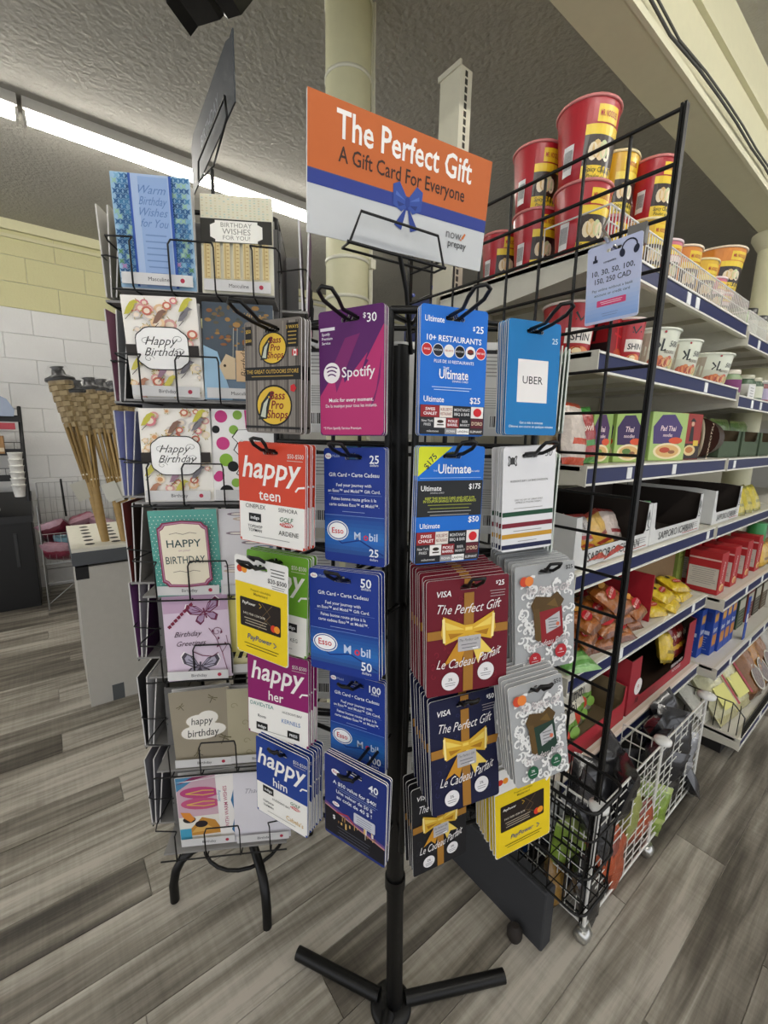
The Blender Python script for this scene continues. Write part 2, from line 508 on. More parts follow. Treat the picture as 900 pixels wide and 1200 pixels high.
def gondola(x, y0, y1, shelves, label, deck_x, deck_z):
    t = empty('shelving_unit', (0, 0, 0))
    T(t, label, 'shelf', 'gondola shelving bays')
    MB().box(-1.20, y0, .1, -1.185, y1, 1.93, 'b9b39c').build('back_panel', 'painted_metal', t)
    if deck_z:
        MB().box(-1.18, y0 + .01, 0, deck_x - .08, y1 - .01, deck_z - .055, '1c1c1c').build('kick_board', 'painted_metal', t)
    for x1, z, tags in shelves:
        shelf(t, -1.18, x1, y0, y1, z, tags)
    return t
g1 = gondola(0, 1.15, 2.365, [(-.59, 1.93, (1.7, 1.78)), (-.59, 1.672, (1.98,)), (-.59, 1.372, (1.42, 1.78)), (-.59, 1.065, (2.28,)), (-.58, .745, (1.5, 2.2)), (-.57, .40, (1.32,))],
             'near bay of cream gondola shelving holding tubs and noodle packets', -.56, .14)
MB().box(-1.18, 1.16, 0, -.78, 2.36, .12, '22211f').build('bottom_deck', 'painted_metal', g1)
g2 = gondola(0, 2.37, 3.585, [(-.585, 1.90, (2.55, 2.9)), (-.585, 1.645, (2.6, 2.75, 3.0)), (-.585, 1.372, (2.48,)), (-.585, 1.065, ()), (-.515, .735, (2.75, 3.05, 3.3)), (-.5, .40, (2.6, 2.95, 3.25)), (-.375, .11, (2.75, 3.1))],
             'middle bay of gondola shelving with deeper lower shelves and red and blue boxes', -.36, .11)
g3 = gondola(0, 3.59, 4.8, [(-.585, 1.90, ()), (-.585, 1.645, ()), (-.585, 1.372, ()), (-.585, 1.065, ()), (-.515, .735, ()), (-.5, .40, ()), (-.375, .11, ())],
             'farthest bay of gondola shelving at the right picture edge', -.36, .11)
# slotted upright at the end of the run
up = empty('slotted_upright', (-1.23, 1.23, 0))
T(up, 'tall cream slotted steel upright rising behind the orange sign', 'upright')
b = MB().box(-.048, -.028, 0, .048, .028, 2.66, 'd6d2bd'); b.box(-.062, .0, 0, -.05, .03, 2.62, 'cfcbb5')
b.build('post', 'painted_metal', up)
b = MB()
for i in range(60):
    b.box(.0475, -.006, 1.95 + i * .0118 * 2, .0488, .006, 1.965 + i * .0118 * 2 + .002, '33312b') if 1.95 + i * .0236 < 2.64 else None
T(b.build('slot', 'painted_metal', up), kind='stuff')
MB().box(-.055, -.034, 2.655, .05, -.026, 2.672, 'cfcbb8').build('cap', 'painted_metal', up)

eb = MB().bbox(-1.45, .985, 0, -.492, 1.035, .195, '333437', .004).build('base_board', 'matte_paper')
T(eb, 'dark grey base board across the end of the shelving behind the yellow cards', 'board')
cs = MB().lathe([(.018, 0), (.022, .01), (.022, .03), (.01, .045)], n=14, col='241d18').build('levelling_foot', 'matte_paper', eb, (-.56, .955, 0))

# ------------------------------------------------------------------ black grid panel on the end of the shelving
gp = empty('grid_panel', (-.446, 1.12, 0))
T(gp, 'tall black wire grid panel standing at the end of the shelving', 'grid panel')
BK = '060606'
def postp(x):
    b = MB(); z0, z1 = .03, 2.14
    b.box(x - .006, -.010, z0, x - .001, .006, z1, BK).box(x + .001, -.010, z0, x + .006, .006, z1, BK)
    b.build('frame_post', 'black_powder_coat', gp)
postp(0); postp(-.866)
wv = MB().tube([(0, 0, .04), (0, 0, 2.13)], .0040, BK, 6).mesh('wire', 'black_powder_coat')
wh = MB().tube([(-.866, 0, 0), (0, 0, 0)], .0043, BK, 6).mesh('wire', 'black_powder_coat')
for i in range(1, 8):
    o = bpy.data.objects.new('wire', wv); COL.objects.link(o); o.parent = gp; o.location = (-.10825 * i, .004, 0)
for i in range(21):
    o = bpy.data.objects.new('wire', wh); COL.objects.link(o); o.parent = gp; o.location = (0, -.002, 2.133 - .1032 * i)

# black wire basket hung low on the grid
bb = empty('wire_basket', (-.60, 1.02, .26))
T(bb, 'black wire basket hanging low on the grid panel beside the yellow cards', 'basket')
def rloop(x0, y0, x1, y1, z, r=.03):
    return [(a, b_, z) for a, b_ in rr_pts(x0, y0, x1, y1, r, 4)]
for z, rr_ in ((.0, .0035), (.11, .003), (.22, .003), (.30, .0045)):
    MB().tube(rloop(-.16, -.07, .22, .09, z), rr_, BK, 6, True).build('basket_rim', 'black_powder_coat', bb)
for i in range(9):
    x = -.15 + i * .045
    MB().tube([(x, .09, .3), (x, .085, .0), (x, -.065, .0), (x, -.07, .3)], .002, BK, 5).build('wire', 'black_powder_coat', bb)
for y in (-.03, .02, .06):
    MB().tube([(-.16, y, .3), (-.155, y, 0), (.215, y, 0), (.22, y, .3)], .002, BK, 5).build('wire', 'black_powder_coat', bb)

# ------------------------------------------------------------------ card artwork
def tagged(t):
    def d(fn):
        def g(a, *k, **kw):
            old = a.tag; a.tag = old or t; fn(a, *k, **kw); a.tag = old
        return g
    return d
def a_spot(a, W, H):
    pu, mg, dk = '5a1e63', 'b9306f', '7c2467'
    a.pg([(-W / 2 + .001, -H / 2 + .006), (-W / 2 + .006, -H / 2 + .001), (W / 2 - .006, -H / 2 + .001), (W / 2 - .001, -H / 2 + .006), (W / 2 - .001, .052), (.020, .0), (.032, .03), (-.012, -.015), (-.018, .02), (-W / 2 + .001, -.035)], mg)
    a.pg([(.03, .02), (W / 2 - .001, .07), (W / 2 - .001, .00)], mg)
    a.pg([(-.035, .012), (-.01, .055), (.018, .06), (-.028, -.03)], dk)
    a.pg([(.035, -.06), (.055, -.01), (.058, .03), (.045, -.045)], dk)
    a.tag = 'round_logo'
    a.ell(-.037, .002, .0165, .0165, 'f3eeee', 28)
    for i, (z, hw_) in enumerate(((.009, .011), (.003, .0095), (-.003, .008))):
        a.line([(-.037 + hw_ * t, z + .003 * (1 - t * t) - .0007 * t) for t in (-1, -.5, 0, .5, 1)], .0022, '5a1e63')
    a.tag = None
    a.text('Spotify', -.017, -.006, .023, 'f6f0f2', 'l', .02, wmax=.075)
    a.text('$', .024, .082, .011, 'ffffff', 'l', .02); a.text('30', .031, .075, .019, 'ffffff', 'l', .02)
    a.rect(-.059, .069, -.03, .074, 'e9e2ea')
    a.text('Spotify', -.056, .062, .006, 'ffffff', 'l', .02); a.text('Premium', -.056, .055, .006, 'ffffff', 'l', .02); a.text('Service', -.056, .048, .006, 'ffffff', 'l', .02)
    a.text('Music for every moment.', 0, -.045, .0085, 'ffffff', 'c', .03); a.text('De la musique pour tous les instants.', 0, -.054, .0075, 'ffffff', wmax=.1)
    a.text('*3 Mois Spotify Service Premium', -.055, -.09, .006, 'ffffff', 'l', wmax=.075)
def happy(word, colr, rng, logos, sz=.04):
    def f(a, W, H):
        a.rect(-W / 2 + .001, -H / 2 + .006, W / 2 - .001, -H * .09, 'f1efe9')
        a.rect(-W / 2 + .005, -H / 2 + .001, W / 2 - .005, -H / 2 + .0065, 'f1efe9')
        a.text('happy', 0, H * .16, H * .30, 'f7f3ee', 'c', .05, .2, wmax=W * .97)
        a.line([(W * .36, H * .06), (W * .40, H * .10), (W * .49, H * .11)], .0035, 'f7f3ee')
        a.text(word, -W * .02, -H * .055, H * .155, 'f7f3ee', 'c', .02)
        a.text(rng, W * .36, H * .37, .011, 'e9e4dc', 'c', .0, wmax=.035)
        a.rect(W * .24, H * .345, W * .46, H * .35, 'd9cfc4')
        for kind, t, x, z, s, c in logos:
            x *= W; z *= H
            if kind == 't': a.text(t, x, z, s, c, 'c', .01)
            elif kind == 'k': a.rect(x - .015, z - .007, x + .015, z + .009, '141414'); a.text(t, x, z - .002, s, 'ffffff', 'c', .02)
            elif kind == 'g':
                a.text('GOLF', x, z + .001, s, '1f6a3c', 'c', .03, .2); a.ell(x, z - .004, s * 1.3, s * .38, 'c0392f'); a.text('TOWN', x, z - .0065, s * .7, 'ffffff', 'c', .02, .2)
        a.greek(-W * .3, -H * .43, W * .3, 1, .004, .0012, '9a9892')
    return f
a_teen = happy('teen', 'd2452a', '$50-$500', [('t', 'CINEPLEX', -.24, -.15, .011, '4a463f'), ('t', 'SEPHORA', .25, -.15, .010, '26241f'), ('k', 'indigo', -.25, -.25, .009, ''), ('g', '', .23, -.25, .012, ''), ('t', 'TOPSHOP', -.25, -.35, .008, '33312d'), ('t', 'TOPMAN', -.25, -.39, .008, '33312d'), ('t', 'ARDENE', .26, -.38, .012, '26241f')])
a_green = happy('you', '6da52f', '$50-$500', [('k', 'indigo', .25, -.22, .009, ''), ('t', 'KEG', .3, -.36, .010, '6d6a64')])
a_her = happy('her', '8d1a66', '$50-$500', [('t', 'DAVIDsTEA', -.26, -.16, .012, '2d7f7b'), ('t', 'HUDSON\'S BAY', .24, -.17, .007, '4b4a46'), ('t', 'Roots', -.26, -.29, .009, '1b1b1b'), ('t', 'KERNELS', .22, -.28, .012, '4d78b5'), ('k', 'indigo', -.26, -.40, .009, ''), ('k', 'PRESS', .26, -.40, .008, '')])
a_him = happy('him', '203f8f', '$50-$500', [('k', 'indigo', -.26, -.16, .009, ''), ('g', '', .27, -.18, .010, ''), ('t', 'HUDSON\'S BAY', .0, -.25, .007, '4b4a46'), ('t', 'TOPSHOP', -.26, -.33, .007, '33312d'), ('t', 'TOPMAN', -.26, -.38, .007, '33312d'), ('t', "Cabela's", .26, -.40, .014, 'c79b2b')])
def esso(val):
    def f(a, W, H):
        for i in range(10):       # the blue band lightens step by step in the print
            t = i / 9; c = (.012 + .02 * t, .06 + .17 * t, .30 + .32 * t)
            z1_ = -H * .08 - i * H * .034
            a.rect(-W / 2 + .001, z1_ - H * .034, W / 2 - .001, z1_, tuple(c) if i < 6 else (.02, .14 - .02 * (i - 6), .5 - .07 * (i - 6)))
        a.line([(-W * .48, -H * .22), (-W * .2, -H * .33), (W * .1, -H * .29), (W * .48, -H * .4)], .0025, '0a2f7d')
        a.rect(-W * .49, -H * .085, W * .49, -H * .08, '6f8fd0')
        a.tag = 'oval_logo'
        a.ell(-W * .27, -H * .22, W * .185, H * .088, 'f6f6f6', 28); a.ell(-W * .27, -H * .22, W * .17, H * .079, '23408f', 28); a.ell(-W * .27, -H * .22, W * .155, H * .070, 'fafafa', 28)
        a.text('Esso', -W * .27, -H * .245, W * .115, 'c8202f', 'c', .05)
        a.tag = None
        a.text('M', W * .01, -H * .285, W * .155, 'cfdcf4', 'l', .03); a.text('o', W * .160, -H * .285, W * .155, 'e0304a', 'l', .05); a.text('bil', W * .255, -H * .285, W * .155, 'cfdcf4', 'l', .03)
        a.text(str(val), W * .33, H * .37, W * .155, 'f2f4fa', 'c', .04, wmax=W * .2); a.text('dollars', W * .33, H * .345, W * .05, 'e6eaf5', 'c', .01)
        a.text(str(val), W * .33, -H * .42, W * .155, 'f2f4fa', 'c', .04, wmax=W * .2); a.text('dollars', W * .33, -H * .455, W * .05, 'e6eaf5', 'c', .01)
        a.ell(-W * .42, H * .43, W * .055, H * .025, 'f2f2f2', 16); a.text('Esso', -W * .42, H * .422, .005, 'c8202f', 'c', .02); a.text('Mobil', -W * .29, H * .42, .007, 'a9b9dd', 'c')
        for i, (t, s) in enumerate((('Gift Card • Carte Cadeau', .0098), ('Fuel your journey with', .0078), ('an Esso™ and Mobil™ Gift Card.', .0078), ('Faites bonne route grâce à la', .0078), ('carte cadeau Esso™ et Mobil™.', .0078))):
            a.text(t, 0, H * (.255, .17, .12, .05, .0)[i], s, 'eef1f8', 'c', .02, wmax=W * .88)
        a.rect(-W * .42, H * .10, W * .45, H * .102, '7f97cf')
        a.greek(-W * .2, -H * .045, W * .2, 1, .003, .001, '8ea3d6')
    return f
def a_esso40(a, W, H):
    a.pg([(-W / 2 + .001, -H * .13), (W / 2 - .001, -H * .27), (W / 2 - .001, -H / 2 + .006), (-W / 2 + .001, -H / 2 + .006)], '15141c')
    a.pg([(-W / 2 + .001, -H * .09), (W / 2 - .001, -H * .23), (W / 2 - .001, -H * .28), (-W / 2 + .001, -H * .14)], '6a4a86')
    a.pg([(-W / 2 + .001, -H * .125), (W / 2 - .001, -H * .26), (W / 2 - .001, -H * .28), (-W / 2 + .001, -H * .14)], 'c08a86')
    a.line([(-W * .3, -H * .17), (-W * .1, -H * .13), (W * .02, -H * .21)], .003, 'b0353a')
    g = random.Random(9)
    for i in range(16):
        x = g.uniform(-.3, .36) * W; z = -H * g.uniform(.2, .36); a.rect(x, z, x + g.uniform(.001, .004), z + g.uniform(.004, .014), g.choice(('d9b26a', 'cfc7b8', '8f6a44', 'e8e2d4')))
    a.rrect(W * .0, -H * .16, W * .34, -H * .03, 'c9ccd6', .003); a.greek(W * .03, -H * .06, W * .3, 4, .005, .0012, '6c7388')
    a.ell(-W * .3, H * .33, W * .075, H * .037, 'f2f2f2', 18); a.text('Esso', -W * .3, H * .32, .008, 'c8202f', 'c', .03); a.ell(-W * .3, -H * .06, W * .06, H * .026, 'f2f2f2', 16); a.text('Esso', -W * .3, -H * .068, .006, 'c8202f', 'c', .03)
    a.text('40', W * .3, H * .33, W * .15, 'f2f4fa', 'c', .04); a.text('dollars', W * .3, H * .30, .006, 'e6eaf5')
    for t, z, s in (('A $50 value for $40!', .19, .0115), ('Une valeur de 50 $', .09, .0105), ('au coût de 40 $ !', .02, .0115)):
        a.text(t, -W * .0, H * z, s, 'eef1f8', 'c', .03, wmax=W * .85)
    a.greek(-W * .3, H * .17, W * .4, 2, .0045, .001, '8ea3d6')
    a.text('$', -W * .33, -H * .26, .013, 'f0f0f0', 'c', .03); a.greek(-W * .3, -H * .33, W * .3, 4, .007, .001, '6b6d7c')
@tagged('fish_logo')
def fish(a, x, z, r):
    a.ell(x, z, r * 1.08, r * .92, '141312', 28); a.ell(x, z, r, r * .84, 'e0b93a', 28)
    a.pg([(x - r * .95, z - r * .65), (x - r * .75, z + r * .1), (x - r * .25, z + r * .62), (x + r * .05, z + r * .55), (x - r * .2, z + r * .2), (x - r * .42, z - r * .6)], '22241f')
    a.pg([(x - r * .8, z - r * .5), (x - r * .6, z + r * .1), (x - r * .3, z + r * .35), (x - r * .45, z - r * .1), (x - r * .5, z - r * .55)], 'c6cbb8')
    a.ell(x - r * .28, z + r * .38, r * .05, r * .05, 'e0b93a', 8)
    for i, t in enumerate(('Bass', 'Pro', 'Shops')):
        a.text(t, x + r * .22, z + r * (.28 - .42 * i), r * .52, '7d1414', 'c', .04, .15)
def a_bass(a, W, H):
    g = random.Random(2)
    for i in range(26):
        x = -W / 2 + .002 + i * (W - .004) / 26
        z1_ = H / 2 - .004 if abs(x) > .022 else H / 2 - .03
        a.rect(x, -H / 2 + .003, x + (W - .004) / 26 * g.uniform(.4, .9), z1_, g.choice(('6d6660', '7d766e', '8b847b', '5f5852', '938b82')))
    a.rect(-W / 2 + .001, -.004, W / 2 - .001, .018, '161514'); a.text('THE GREAT OUTDOORS STORE', 0, .007, .009, 'cfa94a', 'c', .02, wmax=W * .92); a.greek(-W * .4, .003, W * .4, 1, .003, .0015, 'a88b45')
    fish(a, .002, .048, .029); fish(a, .004, -.047, .038)
    a.rect(-W / 2 + .004, .055, -W / 2 + .018, .086, '141210'); a.text('$50', -W / 2 + .011, .075, .008, 'd8b44c', 'c', .03); a.text('$500', -W / 2 + .011, .060, .007, 'd8b44c', 'c', .03)
    a.rect(W / 2 - .03, .048, W / 2 - .006, .086, '141210'); a.text('3 WAYS', W / 2 - .018, .077, .0075, 'd8b44c', 'c', .03); a.greek(W / 2 - .028, .073, W / 2 - .008, 4, .006, .002, 'a88b45')
    a.rect(W / 2 - .018, .034, W / 2 - .006, .044, 'f0efec'); a.rect(W / 2 - .018, .034, W / 2 - .015, .044, 'c8242c'); a.rect(W / 2 - .009, .034, W / 2 - .006, .044, 'c8242c'); a.ell(W / 2 - .012, .039, .002, .003, 'c8242c', 6)
    a.ell(W / 2 - .016, -.018, .007, .007, 'c8242c', 5)
    a.rect(-W / 2 + .001, -H / 2 + .008, W / 2 - .001, -H / 2 + .012, '1a1817')
@tagged('pictured_bank_card')
def swirl_card(a, x, z, w_, h_, yellow=True):
    a.rrect(x - w_ / 2, z - h_ / 2, x + w_ / 2, z + h_ / 2, '231a16', .003)
    a.line([(x - w_ * .05, z - h_ * .45), (x + w_ * .25, z + h_ * .1), (x + w_ * .05, z + h_ * .45)], .0015, '6b5436'); a.line([(x + w_ * .3, z + h_ * .46), (x + w_ * .05, z - h_ * .0), (x + w_ * .35, z - h_ * .3)], .0015, '6b5436')
    a.text('PayPower', x - w_ * .44, z + h_ * .28, .0082, 'f6f3ea', 'l', .03, .2); a.line([(x - w_ * .02, z + h_ * .42), (x + w_ * .04, z + h_ * .34), (x - w_ * .01, z + h_ * .26)], .0012, 'f0c030')
    a.text('5412 7500 1234 5678', x - w_ * .42, z - h_ * .07, .0062, 'e4dccb', 'l', .01, wmax=w_ * .7)
    a.greek(x - w_ * .42, z - h_ * .18, x + w_ * .2, 3, .0055, .0016, 'b9ae98')
    a.ell(x + w_ * .33, z - h_ * .28, w_ * .07, w_ * .07, 'd13a24', 16); a.ell(x + w_ * .41, z - h_ * .28, w_ * .07, w_ * .07, 'f09a2a', 16)
def a_pay(a, W, H):
    a.rect(-W / 2 + .001, -H / 2 + .005, W / 2 - .001, H * .24, 'efd01f'); a.rect(-W / 2 + .004, -H / 2 + .001, W / 2 - .004, -H / 2 + .0055, 'efd01f')
    a.ell(-W * .40, H * .37, .007, .007, 'd13a24', 16); a.ell(-W * .31, H * .37, .007, .007, 'f09a2a', 16)
    a.text('$20-$500', W * .31, H * .30, .012, '1b1b1b', 'c', .02, wmax=W * .34); a.greek(W * .18, H * .44, W * .46, 3, .006, .0018, '4a4a48'); a.greek(W * .2, H * .28, W * .46, 2, .004, .001, '4a4a48')
    a.text('Prepaid reloadable', 0, H * .175, .0065, '7d6a12', 'c'); a.text('Mastercard', 0, H * .135, .0075, '7d6a12', 'c', .02)
    swirl_card(a, -.002, -H * .06, W * .78, H * .30)
    a.text('PayPower', -.004, -H * .33, .015, '24468c', 'c', .02, .2, wmax=W * .6); a.line([(W * .24, -H * .29), (W * .29, -H * .315), (W * .24, -H * .34)], .002, '24468c')
    a.greek(-W * .36, -H * .38, W * .36, 2, .006, .0014, '5d4f10')
def a_ult25(a, W, H):
    a.text('Ultimate', -W * .44, H * .375, .0125, 'ffffff', 'l', .02, wmax=W * .28); a.text('$', W * .27, H * .34, .009, 'ffffff', 'l', .03); a.text('25', W * .32, H * .325, .015, 'ffffff', 'l', .03)
    a.text('10+ RESTAURANTS', .0, H * .235, .0125, 'ffffff', 'c', .03, wmax=W * .82)
    for i, c in enumerate(('c22b2e', '20242f', 'eceae4', '101010', 'f3f1ef', 'd23238')):
        x = -W * .405 + i * W * .162
        a.ell(x, H * .165, W * .078, H * .05, 'f4f4f4', 22); a.ell(x, H * .165, W * .071, H * .045, c, 22)
        a.text(('SWISS', 'MONTANA', 'KELSEYS', 'MILESTONES', '', 'EAST SIDE')[i], x, H * .16, .004, ('ffffff', 'd6d6d6', 'b5342c', 'cfcfcf', '000000', 'ffffff')[i], 'c', .02, wmax=W * .12)
    a.ell(W * .243, H * .17, W * .05, H * .022, '7a2a1c', 14); a.rect(W * .195, H * .155, W * .291, H * .163, '2c2a28')
    a.text('PLUS DE 10 RESTAURANTS', 0, H * .07, .0068, 'ffffff', 'c', .02, wmax=W * .6)
    a.text('THE', -W * .12, H * .02, .006, 'ffffff', 'c'); a.text('Ultimate', 0, -H * .05, .021, 'ffffff', 'c', .03, wmax=W * .44); a.text('DINING CARD', W * .1, -H * .075, .0045, 'ffffff', 'c')
    a.greek(-W * .35, -H * .115, W * .3, 2, .004, .0012, 'bcd6f6')
    a.text('Ultimate', -W * .44, -H * .235, .0125, 'ffffff', 'l', .02, wmax=W * .3); a.text('$25', W * .34, -H * .235, .0135, 'ffffff', 'c', .03)
    logos_block(a, W, H, -H * .26, -H * .49)
@tagged('logo_grid')
def logos_block(a, W, H, z1_, z0_):
    a.rect(-W / 2 + .001, z0_, W / 2 - .001, z1_, '26272b')
    h = (z1_ - z0_)
    cells = [(-.48, -.20, .58, 1, '97262b', 'SWISS', 'CHALET', 'ffffff'), (-.20, 0, .58, 1, 'e6e0d6', 'KELSEYS', 'RESTAURANT', '8c2f26'), (0, .28, .58, 1, '16181d', 'MONTANA\'S', 'BBQ & BAR', 'd9d9d9'), (.28, .48, .58, 1, 'efece8', '', '', 'ffffff'),
             (-.48, -.28, .22, .58, '2b2c30', 'New York', 'FRIES', 'd0d0d0'), (-.28, -.10, .22, .58, 'f0eeea', '', '', '000000'), (-.10, .10, .22, .58, '8c2228', 'PICKLE', 'BARREL', 'ffffff'), (.10, .28, .22, .58, '191a1d', 'BIER', 'MARKT', 'cccccc'), (.28, .48, .22, .58, '5e1f2b', 'D\'ORO', '', 'e8d8b8'),
             (-.48, -.12, 0, .22, '232428', 'milestones', '', 'd0d0d0'), (-.12, .06, 0, .22, '8f9194', 'FIONN', '', 'f0f0f0'), (.06, .26, 0, .22, 'f2f2f0', 'LANDING', '', '1f1f1f'), (.26, .48, 0, .22, '3a3434', 'ELEPHANT', '', 'e8e8e8')]
    for x0, x1, b0, b1, c, t1, t2, tc in cells:
        a.rect(x0 * W, z0_ + b0 * h + .0004, x1 * W - .0006, z0_ + b1 * h - .0004, c)
        cx = (x0 + x1) / 2 * W; bh = (b1 - b0) * h; cz = z0_ + (b0 + b1) / 2 * h
        if t1 and t2:
            a.text(t1, cx, cz + bh * .06, bh * .34, tc, 'c', .03, wmax=(x1 - x0) * W * .85); a.text(t2, cx, cz - bh * .30, bh * .34, tc, 'c', .03, wmax=(x1 - x0) * W * .85)
        elif t1: a.text(t1, cx, cz - bh * .18, bh * .5, tc, 'c', .02, wmax=(x1 - x0) * W * .85)
    a.ell(.38 * W, z0_ + .79 * h, W * .065, h * .15, 'd3262d', 20)
    a.ell(-.19 * W, z0_ + .44 * h, W * .05, h * .055, '3a2a22', 14); a.rect(-.24 * W, z0_ + .31 * h, -.14 * W, z0_ + .35 * h, '3a2a22')
def a_ult50(a, W, H):
    a.pg([(-W / 2 + .001, H / 2 - .004), (-W / 2 + .004, H / 2 - .001), (-W * .0, H / 2 - .001), (-W / 2 + .001, H * .25)], 'd7df2c')
    a.text('$175', -W * .29, H * .36, .014, '23333a', 'c', .03, rot=R(50)); a.greek(-W * .36, H * .345, -W * .2, 0, .004, .001, '23333a')
    a.text('THE', -W * .24, H * .29, .004, 'ffffff'); a.text('Ultimate', -W * .2, H * .275, .022, 'ffffff', 'l', .03, wmax=W * .5); a.text('DINING CARD', W * .33, H * .285, .004, 'ffffff')
    a.rect(-W * .46, H * .235, W * .46, H * .239, 'a9cdf5')
    a.rect(-W / 2 + .001, -H * .09, W / 2 - .001, H * .215, '26282a')
    a.text('Ultimate', -W * .44, H * .13, .0125, 'ffffff', 'l', .02, wmax=W * .3); a.text('DINING CARD', -W * .2, H * .105, .004, 'cfcfcf'); a.text('$175', W * .37, H * .14, .013, 'ffffff', 'c', .03, wmax=W * .18)
    a.text('KEEP THIS BONUS CARD AND GET $175', 0, H * .055, .0062, 'c9d34a', 'c', .02, wmax=W * .75); a.text('IN COUPON SAVINGS AT OUR RESTAURANTS', 0, H * .03, .0062, 'c9d34a', 'c', .02, wmax=W * .8)
    a.greek(-W * .36, H * .012, W * .36, 2, .006, .0014, '8f963a'); a.greek(-W * .36, -H * .045, W * .36, 2, .006, .0012, 'a8a8a8')
    a.text('Ultimate', -W * .44, -H * .19, .0125, 'ffffff', 'l', .02, wmax=W * .3); a.text('$50', W * .38, -H * .15, .014, 'ffffff', 'c', .03)
    logos_block(a, W, H, -H * .22, -H * .49)
def a_uber(a, W, H):
    a.tag = 'white_square'; a.rect(-W * .30, -H * .21, W * .28, H * .165, 'edeae8'); a.tag = None
    a.text('UBER', -.001, -H * .045, .018, '16161a', 'c', .005, wmax=W * .46)
    a.text('25', W * .39, H * .32, .013, 'cfe3f2', 'c', .03)
    a.text('Get a ride in minutes', 0, -H * .40, .0058, 'e8f3fb', 'c', .02); a.text('Obtenez une course en quelques minutes', 0, -H * .435, .0058, 'e8f3fb', 'c', .02, wmax=W * .86)
def a_hbc(a, W, H):
    for z, c in ((-.135, '1d4a33'), (-.245, '7c1f2f'), (-.35, 'c9972f'), (-.455, '1d2347')):
        a.rect(-W / 2 + .0008, (z - .022) * H, W / 2 - .0008, (z + .022) * H, c)
    x, z = -W * .33, H * .37
    a.line([(x - .008, z - .009), (x + .008, z + .009)], .002, '2a2a2a'); a.line([(x + .008, z - .009), (x - .008, z + .009)], .002, '2a2a2a')
    a.pg([(x - .005, z - .006), (x + .005, z - .006), (x + .005, z + .004), (x, z + .007), (x - .005, z + .004)], '3a3a3a')
    for sx_ in (-1, 1): a.line([(x + sx_ * .009, z - .008), (x + sx_ * .007, z), (x + sx_ * .009, z + .008)], .0015, '2a2a2a')
    a.text('50', W * .36, H * .40, .016, '3a3a3a', 'c', 0, .2)
    a.text("HUDSON'S BAY | LA BAIE D'HUDSON", 0, H * .17, .0055, '55534f', 'c', wmax=W * .72)
    a.text('GIVE THE GIFT OF GREAT STYLE', 0, -H * .01, .0042, '55534f', 'c', wmax=W * .62); a.text("OFFREZ LE STYLE EN CADEAU", 0, -H * .035, .0042, '55534f', 'c', wmax=W * .5)
    a.greek(-W * .3, -H * .08, W * .3, 1, .003, .0009, '8f8d88'); a.greek(-W * .3, -H * .30, W * .3, 1, .003, .0012, '8f8d88'); a.greek(-W * .2, -H * .405, W * .2, 1, .003, .001, '8f8d88')
@tagged('golden_bow')
def bowart(a, x, z, s, dark='b07a1c'):
    g, l = 'dcae35', 'f0d263'
    a.pg([(x - .10 * s, z - .02 * s), (x - .50 * s, z - .62 * s), (x - .28 * s, z - .52 * s), (x - .16 * s, z - .66 * s), (x + .0 * s, z - .1 * s)], 'c98f2a')
    a.pg([(x + .10 * s, z - .02 * s), (x + .52 * s, z - .50 * s), (x + .30 * s, z - .46 * s), (x + .20 * s, z - .66 * s), (x + .0 * s, z - .1 * s)], l)
    for sg in (-1, 1):
        a.pg([(x, z + .06 * s), (x + sg * .50 * s, z + .30 * s), (x + sg * .54 * s, z - .02 * s), (x + sg * .46 * s, z - .22 * s), (x, z - .08 * s)], g)
        a.pg([(x + sg * .08 * s, z + .02 * s), (x + sg * .46 * s, z + .20 * s), (x + sg * .44 * s, z + .05 * s)], l)
        a.pg([(x + sg * .10 * s, z - .05 * s), (x + sg * .40 * s, z - .02 * s), (x + sg * .36 * s, z - .13 * s)], dark)
        a.pg([(x + sg * .47 * s, z + .27 * s), (x + sg * .52 * s, z + .25 * s), (x + sg * .50 * s, z - .18 * s), (x + sg * .45 * s, z - .19 * s)], 'f7e59a')
    a.rrect(x - .09 * s, z - .10 * s, x + .09 * s, z + .10 * s, g, .02 * s); a.rect(x - .07 * s, z + .0 * s, x + .07 * s, z + .06 * s, l)
